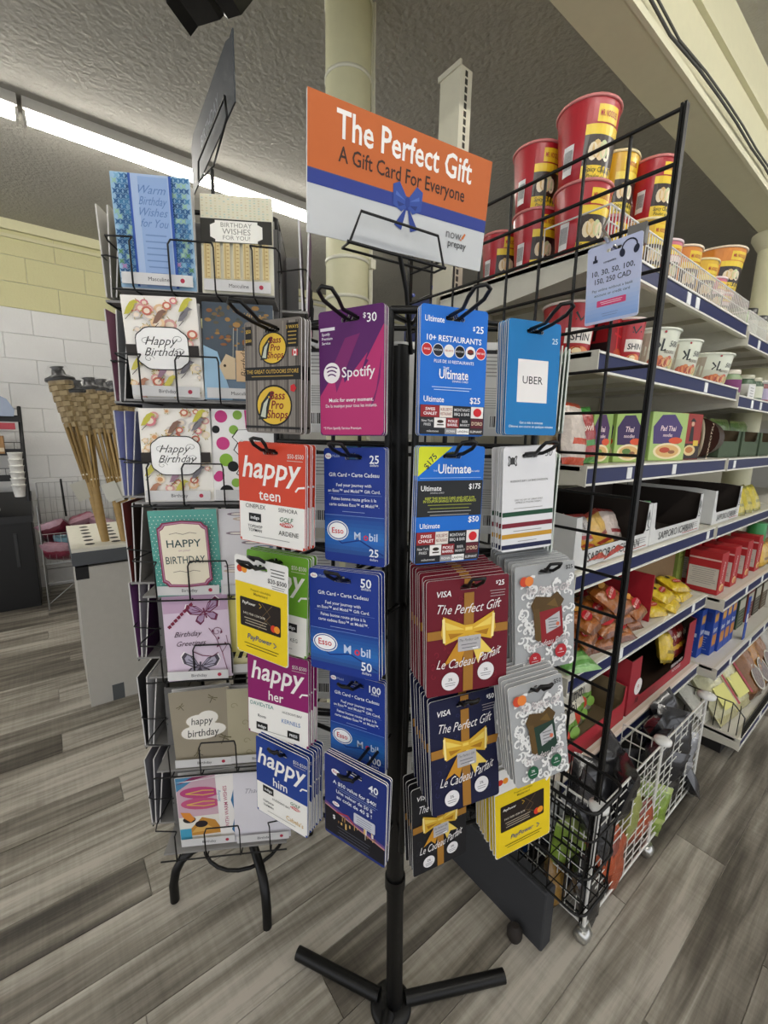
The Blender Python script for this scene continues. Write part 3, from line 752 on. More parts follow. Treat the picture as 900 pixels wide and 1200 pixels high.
def visa(val, bg2, ribbon, black=False):
    def f(a, W, H):
        g = random.Random(4)
        for i in range(40):
            x, z = g.uniform(-.45, .45) * W, g.uniform(-.46, .36) * H; r_ = g.uniform(.003, .007); ph = g.uniform(0, 6)
            a.line([(x + r_ * (1 - k / 9) * math.cos(ph + k * .7), z + r_ * (1 - k / 9) * math.sin(ph + k * .7)) for k in range(8)], .0012, bg2)
        a.rect(-W * .06, -H / 2 + .002, W * .06, H * .375, ribbon); a.rect(-W * .06, H / 2 - .010, W * .06, H / 2 - .001, ribbon)
        a.rect(-W / 2 + .001, -H * .0, W / 2 - .001, H * .075, ribbon)
        a.text('VISA', -W * .30, H * .36, .0145, 'f4f2f2', 'c', .04, .2); a.text('$', W * .33, H * .425, .008, 'ffffff', 'l', .03); a.text(str(val), W * .36, H * .41, .013, 'ffffff', 'l', .03)
        a.greek(W * .25, H * .37, W * .46, 3, .005, .001, 'b9b0b2')
        a.text('The Perfect Gift', .002, H * .20, .024, 'f3efef', 'c', 0, .45, wmax=W * .78, arc=-1.2)
        bowart(a, 0, H * .05, W * .62)
        a.rrect(-W * .13, -H * .13, W * .15, -H * .0, 'b9b7b9', .002); a.text('The Perfect Gift', .001, -H * .045, .007, '55535a', 'c', 0, .4, wmax=W * .24); a.greek(-W * .1, -H * .07, W * .11, 2, .006, .0014, '6d6b72'); a.rect(W * .05, -H * .122, W * .12, -H * .108, 'ecebee')
        a.text('Le Cadeau Parfait', .002, -H * .26, .024, 'f3efef', 'c', 0, .45, wmax=W * .8, slope=.10, arc=-2.0)
        for x, z in ((-.22, -.38), (.22, -.34)):
            a.ell(x * W, z * H, W * .105, W * .105, 'e9e7e8', 24); a.text('2%', x * W, z * H + .001, .007, '3a383d', 'c', .03); a.greek(x * W - W * .07, z * H - .003, x * W + W * .07, 2, .004, .001, '6d6b72')
    return f
def mc(boxc, dotc, val=25):
    def f(a, W, H):
        g = random.Random(11)
        for i in range(130):
            x, z = g.uniform(-.43, .43) * W, g.uniform(-.46, .36) * H; r_ = g.uniform(.005, .011); ph = g.uniform(0, 6)
            a.line([(x + r_ * (1 - k / 10) * math.cos(ph + k * .6), z + r_ * (1 - k / 10) * math.sin(ph + k * .6)) for k in range(9)], [.0050 * (1 - k / 11) for k in range(9)], 'f0f0ee')
        a.ell(-W * .37, H * .36, .0095, .0095, 'd04a2c', 18); a.ell(-W * .29, H * .36, .0095, .0095, 'e8843a', 18)
        a.text('$' + str(val), W * .38, H * .43, .011, '2a2a2a', 'c', .03)
        a.text('The Perfect Gift', .004, H * .235, .02, 'd9cfcf', 'c', .01, .45, wmax=W * .75)
        x, z, s = .002, -.002, W; a.tag = 'gift_box_picture'
        a.pg([(x - .24 * s, z + .14 * s), (x + .24 * s, z + .16 * s), (x + .27 * s, z - .26 * s), (x + .03 * s, z - .42 * s), (x - .21 * s, z - .28 * s)], boxc)
        a.pg([(x - .28 * s, z + .22 * s), (x - .2 * s, z + .34 * s), (x - .08 * s, z + .32 * s), (x + .04 * s, z + .30 * s), (x + .16 * s, z + .37 * s), (x + .28 * s, z + .24 * s), (x + .22 * s, z + .14 * s), (x - .24 * s, z + .10 * s)], '55401f')
        a.pg([(x - .24 * s, z + .16 * s), (x - .14 * s, z + .16 * s), (x - .10 * s, z - .35 * s), (x - .21 * s, z - .28 * s)], '5f4824')
        a.pg([(x - .02 * s, z + .2 * s), (x + .12 * s, z + .28 * s), (x + .18 * s, z + .14 * s)], '6d5428')
        a.pg([(x - .04 * s, z - .02 * s), (x + .20 * s, z + .08 * s), (x + .22 * s, z - .14 * s), (x - .02 * s, z - .22 * s)], 'b7b7b9'); a.greek(x + .0 * s, z - .01 * s, x + .18 * s, 4, .006, .0016, '6c6c70'); a.ell(x + .17 * s, z - .10 * s, .004, .004, 'd06a4c', 10)
        a.tag = None; a.text('Le Cadeau Parfait', .006, -H * .26, .017, 'd9cfcf', 'c', .01, .45, wmax=W * .7, slope=.08)
        for xx, zz in ((-.2, -.38), (.24, -.34)):
            a.ell(xx * W, zz * H, W * .10, W * .10, dotc, 22); a.text('2%', xx * W, zz * H + .001, .006, 'f4f4f4', 'c', .03); a.greek(xx * W - W * .06, zz * H - .003, xx * W + W * .06, 1, .004, .001, 'e0e0e0')
    return f
def a_back(a, W, H):
    a.greek(-W * .4, H * .35, W * .4, 6, .0075, .0018, '9a9a98', 5); a.greek(-W * .4, H * .02, W * .4, 9, .005, .0012, 'a5a5a3', 6)
    a.bars(-W * .2, -H * .42, W * .3, -H * .27); a.rect(-W * .49, H * .38, W * .49, H * .42, '2f2f30')

# ------------------------------------------------------------------ gift card spinner rack
PX, PYY = -.655, .567
rack = empty('gift_card_rack', (PX, PYY, 0))
T(rack, 'black floor-standing spinner rack with wire hooks full of gift cards, nearest the camera', 'card rack')
def RW(name, mb, m='black_powder_coat', p=rack): return mb.build(name, m, p, (-PX, -PYY, 0) if p is rack else None)
RW('pole', MB().tube([(-.649, .573, .02), (-.671, .549, 1.615)], .0205, BK, 24))
RW('pole_rim', MB().lathe([(.0185, 1.612), (.0205, 1.612), (.0205, 1.620), (.0, 1.620)], -.671, .549, 24, 'd9d9d6', cap=False), 'white_enamel')
RW('base_plate', MB().lathe([(.052, .004), (.052, .014), (.046, .020), (.02, .022)], PX, PYY, 36, BK))
RW('collar', MB().lathe([(.0245, .38), (.0245, .41)], -.654, .567, 24, BK))
for fx, fy in ((-.895, .425), (-.515, .845), (-.53, .39)):
    RW('base_leg', MB().tube([(PX + (fx - PX) * .12, PYY + (fy - PYY) * .12, .018), (fx, fy, .018)], .0165, BK, 14))
AL, AR_ = Vector((-.629, .495, 0)), Vector((-.597, .533, 0))
uL, nL = Vector((math.cos(R(25)), math.sin(R(25)), 0)), Vector((math.sin(R(25)), -math.cos(R(25)), 0))
uR, nR = Vector((math.cos(R(72)), math.sin(R(72)), 0)), Vector((math.sin(R(72)), -math.cos(R(72)), 0))
Z = lambda z: Vector((0, 0, z))
for A, s1 in ((AL, -1), (AR_, 1)):
    u = uL if s1 < 0 else uR
    for s in (0, .12, .262):
        RW('panel_post', MB().tube([A + u * (s * s1) + Z(.55), A + u * (s * s1) + Z(1.665)], .0065 if s != .12 else .004, BK, 8))
    for z in (1.655, 1.43, 1.21, 1.0, .80, .57):
        RW('panel_rail', MB().tube([A + Z(z), A + u * (.262 * s1) + Z(z)], .0048, BK, 8))
EL, ER = AL - uL * .262, AR_ + uR * .262
for k in (.33, .66):
    q = EL.lerp(ER, k)
    RW('panel_post', MB().tube([q + Z(.55), q + Z(1.665)], .004, BK, 8))
for z in (1.655, 1.43, 1.21, 1.0, .80, .57):
    RW('panel_rail', MB().tube([EL + Z(z), ER + Z(z)], .0048, BK, 8))
for z in (1.655, 1.10, .57):
    RW('support_arm', MB().tube([AL + Z(z), Vector((PX, PYY, z)), AR_ + Z(z)], .0055, BK, 8))
RW('top_bar', MB().tube([AL + Z(1.662), AR_ + Z(1.662)], .007, BK, 8))
P0 = Vector((PX - .012, PYY - .03, 0))

BACKH = {}
def hook(pos, n, u, d0, out):
    """wire loop hook: pos is the hole of the front card, d0 the way back to the rail, out the length beyond it"""
    pts = []
    out *= 1.25
    for sg in (-1, 1):
        seq = [(-d0, 0, .010), (0, .001, .010), (out * .45, .004, .007), (out * .75, .013, .013), (out * .95, .022, .012)]
        if sg > 0: seq = seq[::-1]
        if sg > 0: pts.append(tuple(pos + n * (out + .004) + Z(.025)))
        for dn, dz, wd in seq:
            pts.append(tuple(pos + n * dn + u * (wd * sg) + Z(dz + .001)))
    RW('hook', MB().tube(pts, .0031, BK, 8))
def stack(key, pose, bg, art, nb, step, lab, lab_b, panel, out=.055, edge='f2f1ee', dz=0.0, t=.0017, hook_on=True, matn='card_paper', lat=0.0):
    x, y, z, yaw, tilt, roll, W, H = pose
    rot = (-R(tilt), -R(roll), R(yaw))
    me = board(W, H, t, bg, edge).mesh('gift_card', matn)
    o = bpy.data.objects.new('gift_card', me); COL.objects.link(o)
    o.location = (x, y, z); o.rotation_euler = rot
    a = Art(t / 2 + .0002); art(a, W, H); a.build('printed_front', matn, o)
    T(o, lab, 'gift card')
    n, u, A = (nL, uL, AL) if panel == 'L' else (nR, uR, AR_)
    g = random.Random(key)
    for i in range(nb):
        c = copy_tree(o, Vector((x, y, z)) - n * (step * (i + 1)) + u * (lat * (i + 1) + g.uniform(-.0015, .0015)) + Z(dz * (i + 1) + g.uniform(-.001, .001)),
                      (rot[0] + R(g.uniform(-1, .3)), rot[1] + R(g.uniform(-.8, .8)), rot[2] + R(g.uniform(-2, 2))),
                      lab_b + ', ' + ('second', 'third', 'fourth', 'fifth', 'sixth', 'seventh', 'eighth', 'ninth', 'tenth')[i] + ' from the front', 'gift card', 'cards behind the front one: ' + key)
    if hook_on:
        ph = Vector((x, y, z)) + (Matrix.Rotation(R(yaw), 4, 'Z') @ Matrix.Rotation(-R(roll), 4, 'Y') @ Matrix.Rotation(-R(tilt), 4, 'X')) @ Vector((0, 0, H / 2 - .016))
        d = (ph - A).dot(n)
        hook(ph, n, u, d, out)
    return o
CARDS = [
 ('plank print', (-0.733, 0.320, 1.541, 24, 0, -1, .127, .205 * .92), '7b746c', a_bass, 4, .006, 'grey weathered-wood print gift card with two yellow fish logos', 'grey wood-print gift card behind the fish logo card', 'L', .07),
 ('purple music', (-0.615, 0.404, 1.546, 24, 0, 1, .125, .200), '5a1e63', a_spot, 2, .005, 'purple and magenta gift card with a white round wave logo and $30', 'purple gift card edge behind the magenta music card', 'L', .06),
 ('orange teen', (-0.735, 0.313, 1.336, 25, 0, -1, .155, .186), 'd2452a', a_teen, 4, .006, 'orange and white gift card reading happy teen', 'orange gift card behind the front happy teen card', 'L', .03),
 ('green happy', (-0.742, 0.320, 1.128, 24, 4, 1, .153, .190), '6da52f', a_green, 4, .006, 'green and white happy gift card half hidden by the yellow card on its hook', 'green gift card behind the front green one', 'L', .05),
 ('yellow left', (-0.728, 0.285, 1.125, 24, -1, -2, .128, .195), 'f0eeea', a_pay, 0, .004, 'yellow and white prepaid card package hanging in front of the green card', '', 'L', .035),
 ('magenta her', (-0.776, 0.333, 0.905, 28, 5, 3, .156, .186), '8d1a66', a_her, 5, .006, 'plum and white gift card reading happy her', 'plum gift card behind the front happy her card', 'L', .02),
 ('blue him', (-0.739, 0.321, 0.727, 23, 1, 0, .140, .180), '203f8f', a_him, 8, .0065, 'blue and white gift card reading happy him', 'blue gift card behind the front happy him card', 'L', .02),
 ('fuel 25', (-0.622, 0.417, 1.323, 25, 2, 2, .124, .204), '17348c', esso(25), 2, .005, 'dark blue fuel gift card straight under the magenta music card', 'dark blue fuel card edge behind the topmost fuel card', 'L', .05),
 ('fuel 50', (-0.603, 0.384, 1.121, 27, 3, 3, .140, .187), '17348c', esso(50), 3, .006, 'largest dark blue fuel gift card, second from the top beside the pole', 'dark blue fuel card edge behind the largest fuel card', 'L', .03),
 ('fuel 100', (-0.633, 0.436, 0.889, 25, 3, 3, .126, .185), '17348c', esso(100), 2, .005, 'dark blue fuel gift card directly above the city lights card', 'dark blue fuel card edge behind the lowest plain fuel card', 'L', .04),
 ('fuel 40', (-0.570, 0.389, 0.765, 21, -3, -2, .138, .185), '1c2f78', a_esso40, 3, .005, 'dark blue gift card with a city lights picture, lowest left of the pole', 'dark blue card behind the front city lights card', 'L', .03),
 ('dining 25', (-0.504, 0.527, 1.548, 73, 2, 0, .120, .198), '1d6fd0', a_ult25, 2, .006, 'bright blue dining gift card with $25 and six round restaurant logos', 'bright blue dining card behind the front $25 dining card', 'R', .065),
 ('dining 50', (-0.505, 0.534, 1.332, 72, 0, 0, .125, .200), '1d6fd0', a_ult50, 3, .006, 'blue and black dining gift card with a yellow corner and $50', 'blue dining card behind the front card with yellow corner', 'R', .045),
 ('ride 25', (-0.452, 0.667, 1.547, 73, 3, 0, .108, .188), '1a78b8', a_uber, 6, .005, 'plain blue gift card with a white square logo panel', 'light edged blue card behind the white square logo card', 'R', .06),
 ('striped', (-0.454, 0.685, 1.339, 72, 0, 3, .112, .190), 'e6e6e8', a_hbc, 4, .008, 'white gift card with green, red, yellow and navy stripes', 'white striped card in the stack behind the front striped card', 'R', .045),
 ('red bow', (-0.469, 0.559, 1.103, 70, 3, 1, .160, .210), '6d1626', visa(25, '8a2436', 'a5742e'), 8, .0095, 'dark red gift card with a golden bow and $25', 'dark red gift card behind the golden bow card', 'R', .025),
 ('grey red box', (-0.427, 0.732, 1.109, 71, 5, 2, .137, .210), 'a9abac', mc('8c1f25', 'b32830'), 9, .009, 'silver swirl gift card with a red gift box picture', 'silver swirl gift card behind the red gift box card', 'R', .022),
 ('navy bow', (-0.462, 0.562, 0.876, 74, 7, 1, .145, .215), '16193a', visa(50, '2a2e58', 'a5742e'), 9, .010, 'navy blue gift card with a golden bow and $50', 'navy gift card behind the golden bow card', 'R', .025),
 ('grey green box', (-0.379, 0.665, 0.923, 72, 8, 5, .118, .188), 'a9abac', mc('1f3a2e', '1f5a3c', 50), 7, .009, 'silver swirl gift card with a dark green gift box picture', 'silver swirl gift card behind the green gift box card', 'R', .022),
 ('black bow', (-0.510, 0.556, 0.682, 76, 1, 3, .125, .200), '1c1c20', visa(100, '303036', 'a5742e', True), 3, .012, 'black gift card with a golden bow, lowest on the right of the pole', 'black gift card behind the lowest golden bow card', 'R', .02),
 ('yellow right', (-0.442, 0.740, 0.672, 75, 1, 5, .148, .215), 'f0eeea', a_pay, 9, .0085, 'yellow prepaid card package, lowest on the right side of the rack', 'yellow edged package behind the lowest yellow card', 'R', .02),
]
for (key, pose, bg, art, nb, step, lab, labb, pan, out) in CARDS:
    thick = key in ('red bow', 'navy bow', 'grey red box', 'grey green box', 'yellow right')
    stack(key, pose, bg, art, nb, step, lab, labb, pan, out, dz=.0016 if thick else 0)

# cards on the far face of the rack, seen from behind through the gaps
bw = board(.112, .19, .0012, 'e9e9e7', back='e6e6e8')
bme = bw.mesh('gift_card', 'card_paper')
ba = Art(.0008); a_back(ba, .112, .19); bam = ba.mesh('printed_back', 'card_paper')
bm2 = board(.112, .19, .0012, '4f86b8').mesh('gift_card', 'card_paper')
du = (ER - EL).normalized(); dn = Vector((-du.y, du.x, 0))
byaw = math.atan2(du.y, du.x)
for ri, z in enumerate((1.545, 1.33, 1.115, .90, .70)):
    for ci, k in enumerate((.13, .37, .62, .88)):
        q = EL.lerp(ER, k)
        for j in range(1):
            o = bpy.data.objects.new('gift_card', bm2 if (ri == 1 and ci == 1) else bme); COL.objects.link(o)
            o.location = q + dn * (.05 + .012 * j) + Z(z - .004 * j); o.rotation_euler = (0, 0, byaw + R(rnd.uniform(-4, 4)))
            p = bpy.data.objects.new('printed_back', bam); COL.objects.link(p); p.parent = o
            T(o, '%s on the far face of the rack, %s row, %s' % ('blue card' if (ri == 1 and ci == 1) else 'white barcode card', ('top', 'second', 'third', 'fourth', 'bottom')[ri], ('outermost left', 'left of the pole', 'right of the pole', 'outermost right')[ci]), 'gift card', 'card backs on the far face of the spinner rack')
        RW('hook', MB().tube([tuple(q + Z(z + .078)), tuple(q + dn * .09 + Z(z + .082))], .0028, BK, 6))

for si, (z, hh_, c0) in enumerate(((1.545, .188, 'dfe6dc'), (1.335, .24, 'd3e0d6'))):
    me = board(.11, hh_ * .8, .0025, c0, 'e6ece4', 'cfdccf').mesh('gift_card', 'card_paper')
    for j in range(5):
        o = bpy.data.objects.new('gift_card', me); COL.objects.link(o)
        o.location = (-.491 + .0036 * j, .795 + .0028 * j, z - .003 * j); o.rotation_euler = (0, 0, R(118 + 2 * j))
        T(o, 'pale green edged card seen edge on beside the %s, %s' % (('white square card', 'striped card')[si], ('innermost', 'second from inside', 'middle', 'second from outside', 'outermost')[j]), 'gift card', 'pale green edged cards on the side of the rack')

# sign holder and sign
hx = Vector((-.672, .528, 0))
uS = Vector((math.cos(R(83.8)), math.sin(R(83.8)), 0)); nS = Vector((uS.y, -uS.x, 0))
sc_ = Vector((-.626, .522, 1.849))
sg = board(.36, .179, .003, 'c9cccd', edge='e6e6e4', back='d6d6d4', hole=False, r=.002)
so = sg.build('sign_board', 'card_paper', None, tuple(sc_), (R(7.9), -R(2.3), R(83.8)))
T(so, 'orange and white header sign with a blue bow above the spinner rack', 'sign')
a = Art(.0018)
a.rect(-.18, -.0075, .18, .0895, 'c4662f'); a.rect(-.18, -.024, .18, -.004, '2e3f8f'); a.rect(-.18, -.0055, .18, -.004, '4c4f7a')
a.build('printed_front', 'card_paper', so)
a = Art(.0022)
a.text('The Perfect Gift', .000, .044, .050, 'f4f1ec', 'c', .04, wmax=.268)
a.text('A Gift Card For Everyone', -.004, .014, .029, '3d2a22', 'c', .02, wmax=.252)
a.text('now', .088, -.047, .021, '6a6a6c', 'l', 0); a.text('prepay', .094, -.060, .016, '4a4a4c', 'l', .02); a.pg([(.124, -.043), (.131, -.034), (.134, -.036), (.128, -.045)], 'd4763f'); a.ell(.1235, -.046, .0018, .0018, 'd4763f', 8)
a.build('lettering', 'card_paper', so)
a = Art(.0024)
x, z, s = .0, -.013, .058
for sgn in (-1, 1):
    a.pg([(x, z - .06 * s), (x + sgn * .42 * s, z - .62 * s), (x + sgn * .16 * s, z - .72 * s), (x + sgn * .02 * s, z - .15 * s)], '2c4391')
    a.pg([(x, z + .08 * s), (x + sgn * .30 * s, z + .46 * s), (x + sgn * .52 * s, z + .36 * s), (x + sgn * .50 * s, z - .12 * s), (x + sgn * .2 * s, z - .26 * s), (x, z - .1 * s)], '35509f')
    a.pg([(x + sgn * .08 * s, z + .04 * s), (x + sgn * .40 * s, z + .22 * s), (x + sgn * .42 * s, z + .12 * s)], '4d69b8'); a.pg([(x + sgn * .08 * s, z - .06 * s), (x + sgn * .36 * s, z - .02 * s), (x + sgn * .3 * s, z - .15 * s)], '24387c')
a.rrect(x - .08 * s, z - .12 * s, x + .08 * s, z + .12 * s, '29408c', .004)
a.build('bow_emblem', 'card_paper', so)
# the wire frame that holds the sign
hl_, hr_ = -.112, .068
base = Vector((-.606, .520, 1.772)); fo = nS * .016
fr = [sc_ + uS * (hl_ - .004) + Z(-.105) + fo, sc_ + uS * (hl_ + .014) + Z(-.058) + fo * 1.2, sc_ + uS * (hr_ - .014) + Z(-.058) + fo * 1.2, sc_ + uS * (hr_ + .004) + Z(-.105) + fo]
MBh = MB().tube([tuple(p) for p in fr], .0022, BK, 8)
MBh.tube([tuple(fr[0] - uS * .004), tuple(fr[3] + uS * .004)], .0028, BK, 8)
bk = -nS * .012
MBh.tube([tuple(fr[0]), tuple(fr[0] - fo + bk), tuple(fr[3] - fo + bk), tuple(fr[3])], .0022, BK, 8)
RW('sign_holder', MBh)
mid = (fr[0] + fr[3]) / 2
RW('sign_rod', MB().tube([(PX, PYY, 1.60), (mid.x * .5 + PX * .5, mid.y * .5 + PYY * .5, 1.70), tuple(mid)], .004, BK, 8))

# ------------------------------------------------------------------ greeting card rack
GX, GY = -1.24, .41
grk = empty('greeting_card_rack', (GX, GY, 0), R(60))
T(grk, 'black wire spinner rack with pockets of greeting cards on bent tubular legs', 'card rack')
MB().lathe([(.02, .12), (.02, 1.95)], n=20, col=BK).build('pole', 'black_powder_coat', grk)
GM = Matrix.Translation((GX, GY, 0)) @ Matrix.Rotation(R(60), 4, 'Z')
GI = GM.inverted()
feet = [Vector((-1.262, .187, 0)), Vector((-1.02, .388, 0))]
feet += [Vector((2 * GX - f.x, 2 * GY - f.y, 0)) for f in feet]
for f in feet:
    p = GI @ f; h = Vector((p.x, p.y, 0)).normalized() * .03; o_ = Vector((p.x, p.y, 0))
    pts = [h + Z(.16), o_ * .5 + Z(.158), o_ * .74 + Z(.152), o_ * .88 + Z(.135), o_ * .96 + Z(.105), o_ * 1.0 + Z(.06), o_ + Z(0)]
    MB().tube([tuple(q) for q in pts], .0135, BK, 12).build('leg', 'black_powder_coat', grk)
MB().tube([(.13 * math.cos(t * PI / 12), .13 * math.sin(t * PI / 12), .128) for t in range(24)], .0055, BK, 8, True).build('brace_ring', 'black_powder_coat', grk)
for z in (.33, 1.0, 1.93):
    MB().tube(rloop(-.155, -.155, .155, .155, z, .01), .005, BK, 6, True).build('frame_ring', 'black_powder_coat', grk)
for sx_ in (-.155, .155):
    for sy_ in (-.155, .155):
        MB().tube([(sx_, sy_, .32), (sx_, sy_, 1.93)], .005, BK, 6).build('frame_post', 'black_powder_coat', grk)
MB().tube([(0, -.155, .32), (0, -.155, 1.93)], .004, BK, 6).build('frame_post', 'black_powder_coat', grk)

ROWS = [1.735, 1.513, 1.288, 1.066, .86, .60, .352]         # height of the bottom of each row of pockets
def pockets(z, ang, e=0.035):
    Mx = Matrix.Rotation(ang, 4, 'Z')
    b = MB(); b.T = Mx
    r_ = .0018
    for x0 in ((-.117, -.045, .042, .118)):
        b.tube([(x0 + (.004 if x0 < 0 else -.004), -.246 - e, z + .088), (x0, -.250 - e, z + .078), (x0, -.246 - e, z - .002), (x0, -.238 - e, z - .008), (x0, -.165, z - .008)], r_, BK, 6)
    b.tube([(-.041, -.246 - e, z + .088), (.038, -.246 - e, z + .088)], r_, BK, 6)
    for s in (-1, 1):
        b.tube([(.113 * s, -.246 - e, z + .088), (.165 * s, -.240 - e, z + .089), (.170 * s, -.225 - e * .8, z + .088), (.165 * s, -.157, z + .080)], r_, BK, 6)
    b.tube([(-.16, -.238 - e, z - .008), (.16, -.238 - e, z - .008)], r_ * 1.1, BK, 6)
    b.tube([(-.16, -.16, z + .06), (.16, -.16, z + .06)], r_, BK, 6)
    b.build('wire_pocket', 'black_powder_coat', grk)
    t = MB(); t.T = Mx
    t.box(-.158, -.236 - e * .6, z - .006, .158, -.160, z - .001, '8d8b88').box(-.158, -.164, z - .03, .158, -.160, z + .17, '6b6a69')
    t.box(-.003, -.195, z, .003, -.160, z + .17, '8a8987')
    t.build('tray', 'painted_metal', grk)
for z in ROWS:
    pockets(z, 0); pockets(z, PI / 2, -.018); pockets(z, -PI / 2, -.018)

def floral(a, W, H, seed, birds=True):
    g = random.Random(seed)
    for i in range(46):
        x, z = g.uniform(-.46, .46) * W, g.uniform(-.46, .47) * H
        c = g.choice(('e0a8a0', 'efd6b4', 'f0dcc0', 'd9838a', 'eccaa0', 'f0e2c0', 'c9705c', 'd5cec8'))
        r_ = g.uniform(.006, .016)
        r_ = min(r_, W / 2 - abs(x) - .001, H / 2 - abs(z) - .001)
        if r_ < .003: continue
        a.ell(x, z, r_, r_ * .85, c, 12); a.ell(x, z, r_ * .6, r_ * .5, 'f3e3cf' if c != 'f0dcc0' else 'd9a06a', 10)
        for k in range(3):
            t = g.uniform(0, 6); a.line([(x + r_ * .8 * math.cos(t), z + r_ * .8 * math.sin(t)), (x + r_ * 1.2 * math.cos(t + .3), z + r_ * 1.2 * math.sin(t + .3))], .0015, 'b5a04a')
    for i, (x, z, c) in enumerate(((-.36, .38, 'c7c04a'), (.0, .30, '8a6a5a'), (.34, .33, '7d7a80'), (.36, .42, 'c7c04a'), (-.02, -.22, '9a7a8a'), (.30, -.18, '6e6c72'), (-.36, -.15, 'cfc55a'), (.05, -.33, 'cfc55a'), (-.34, -.36, 'b9856a'))):
        x *= W; z *= H; s = .015
        a.pg([(x - s, z - s * .9), (x - s * .4, z - s * .8), (x + s * .3, z - s * .1), (x + s * .55, z + s * .5), (x + s * 1.1, z + s * .7), (x + s * .5, z + s * 1.0), (x - s * .1, z + s * .7), (x - s * .6, z)], c)
        a.line([(x - s * .2, z - s * .8), (x - s * .9, z - s * 1.5)], .0012, '4a4038')
    a.tag = 'plaque'
    a.rect(-W * .5 + .0015, -H * .075, W * .5 - .0015, H * .035, '2c2723')
    p = []
    for k in range(48):
        t = 2 * PI * k / 48; rx = W * .33 * (1 + .05 * math.cos(4 * t)); rz = H * .19 * (1 + .06 * math.cos(4 * t))
        sx_ = math.copysign(abs(math.cos(t)) ** .38, math.cos(t)); sz = math.copysign(abs(math.sin(t)) ** .38, math.sin(t))
        p.append((rx * sx_, -H * .0 + rz * sz))
    a.pg([(x * 1.035, z * 1.05) for x, z in p], '2a2622'); a.pg(p, 'fbfaf7')
    a.text('Happy', -W * .01, H * .035, .024, '2a2622', 'c', 0, .45); a.text('Birthday', W * .02, -H * .07, .023, '2a2622', 'c', 0, .45)
    for cx, cz, sgn in ((-.22, .07, 1), (.24, -.03, -1), (.22, .09, -1), (-.2, -.1, 1)):
        a.line([(cx * W + .011 * (1 - k / 12) * math.cos(k * .75) * sgn, cz * H + .008 * (1 - k / 12) * math.sin(k * .75)) for k in range(11)], .0008, '2a2622')
def g_warm(a, W, H):
    g = random.Random(1); n = 15
    for i in range(22):
        for x0, x1 in ((-.5, -.24), (.24, .5)):
            m = 4
            for k in range(m):
                cx = (x0 + (k + .5 * (i % 2) + .25) / m * (x1 - x0)) * W; cz = H / 2 - (i + .7) * H / 23
                if abs(cx) > W / 2 - .005: continue
                s = .0054; c = g.choice(('2f5f8f', '3b75a8', '7fb2cf', '4a86b0', '295480', '2f5f8f', '9fc6b0', '5f8f6a' if i > 13 else '3b75a8', 'a57fae' if i > 16 else '2f5f8f'))
                a.pg([(cx - s, cz - s), (cx, cz - s * .4), (cx + s, cz - s), (cx + s * .5, cz), (cx + s, cz + s), (cx, cz + s * .5), (cx - s, cz + s), (cx - s * .5, cz)], c)
    a.rect(-W * .27, -H * .5 + .002, W * .27, H / 2 - .002, '2f55a8'); a.rect(-W * .24, -H * .5 + .002, W * .235, H / 2 - .002, 'a9bede'); a.rect(-W * .15, -H * .5 + .002, W * .22, H / 2 - .006, '93aed8')
    for i, t in enumerate(('Warm', 'Birthday', 'Wishes', 'for You')):
        a.text(t, W * .02, H * (.33 - i * .095), .021, '5f7fb5', 'c', 0, .45, wmax=W * .36)
    a.greek(-W * .12, H * -.02, W * .17, 7, .0115, .0022, '6f8cbb', 4)
def g_wish(a, W, H):
    g = random.Random(3)
    for i in range(11):
        for k in range(16):
            x = -W / 2 + .003 + k * (W - .006) / 16
            a.rect(x, H * .22 + i * .005, x + .004, H * .22 + i * .005 + .0022, g.choice(('cfd8c0', 'd9d2ae', 'e8e2c6', 'c4d6cc', 'd8cdb0')))
    for k in range(7):
        x = -W * .46 + k * W * .135
        a.rect(x, -H * .36, x + W * .09, H * .0, 'd8c795'); a.rect(x + W * .02, -H * .36, x + W * .035, H * .0, 'b89c63')
        for i in range(9): a.rect(x + W * .045, -H * .35 + i * .008, x + W * .075, -H * .35 + i * .008 + .002, 'a98a55')
    a.rect(-W / 2 + .001, H * -.0, W / 2 - .001, H * .235, '2f2e2a')
    x0, x1, z0, z1_ = -W * .36, W * .36, H * .005, H * .22; c = .01
    a.pg([(x0 + c, z0), (x1 - c, z0), (x1 - c, z0 + c * .5), (x1, z0 + c), (x1, z1_ - c), (x1 - c, z1_ - c * .5), (x1 - c, z1_), (x0 + c, z1_), (x0 + c, z1_ - c * .5), (x0, z1_ - c), (x0, z0 + c), (x0 + c, z0 + c * .5)], 'f6f5ee')
    a.text('BIRTHDAY', 0, H * .155, .0135, '8d8c84', 'c', .0, wmax=W * .48); a.text('WISHES', 0, H * .085, .017, '8d8c84', 'c', .0, wmax=W * .48); a.text('FOR YOU!', 0, H * .03, .0125, '8d8c84', 'c', .0, wmax=W * .48)
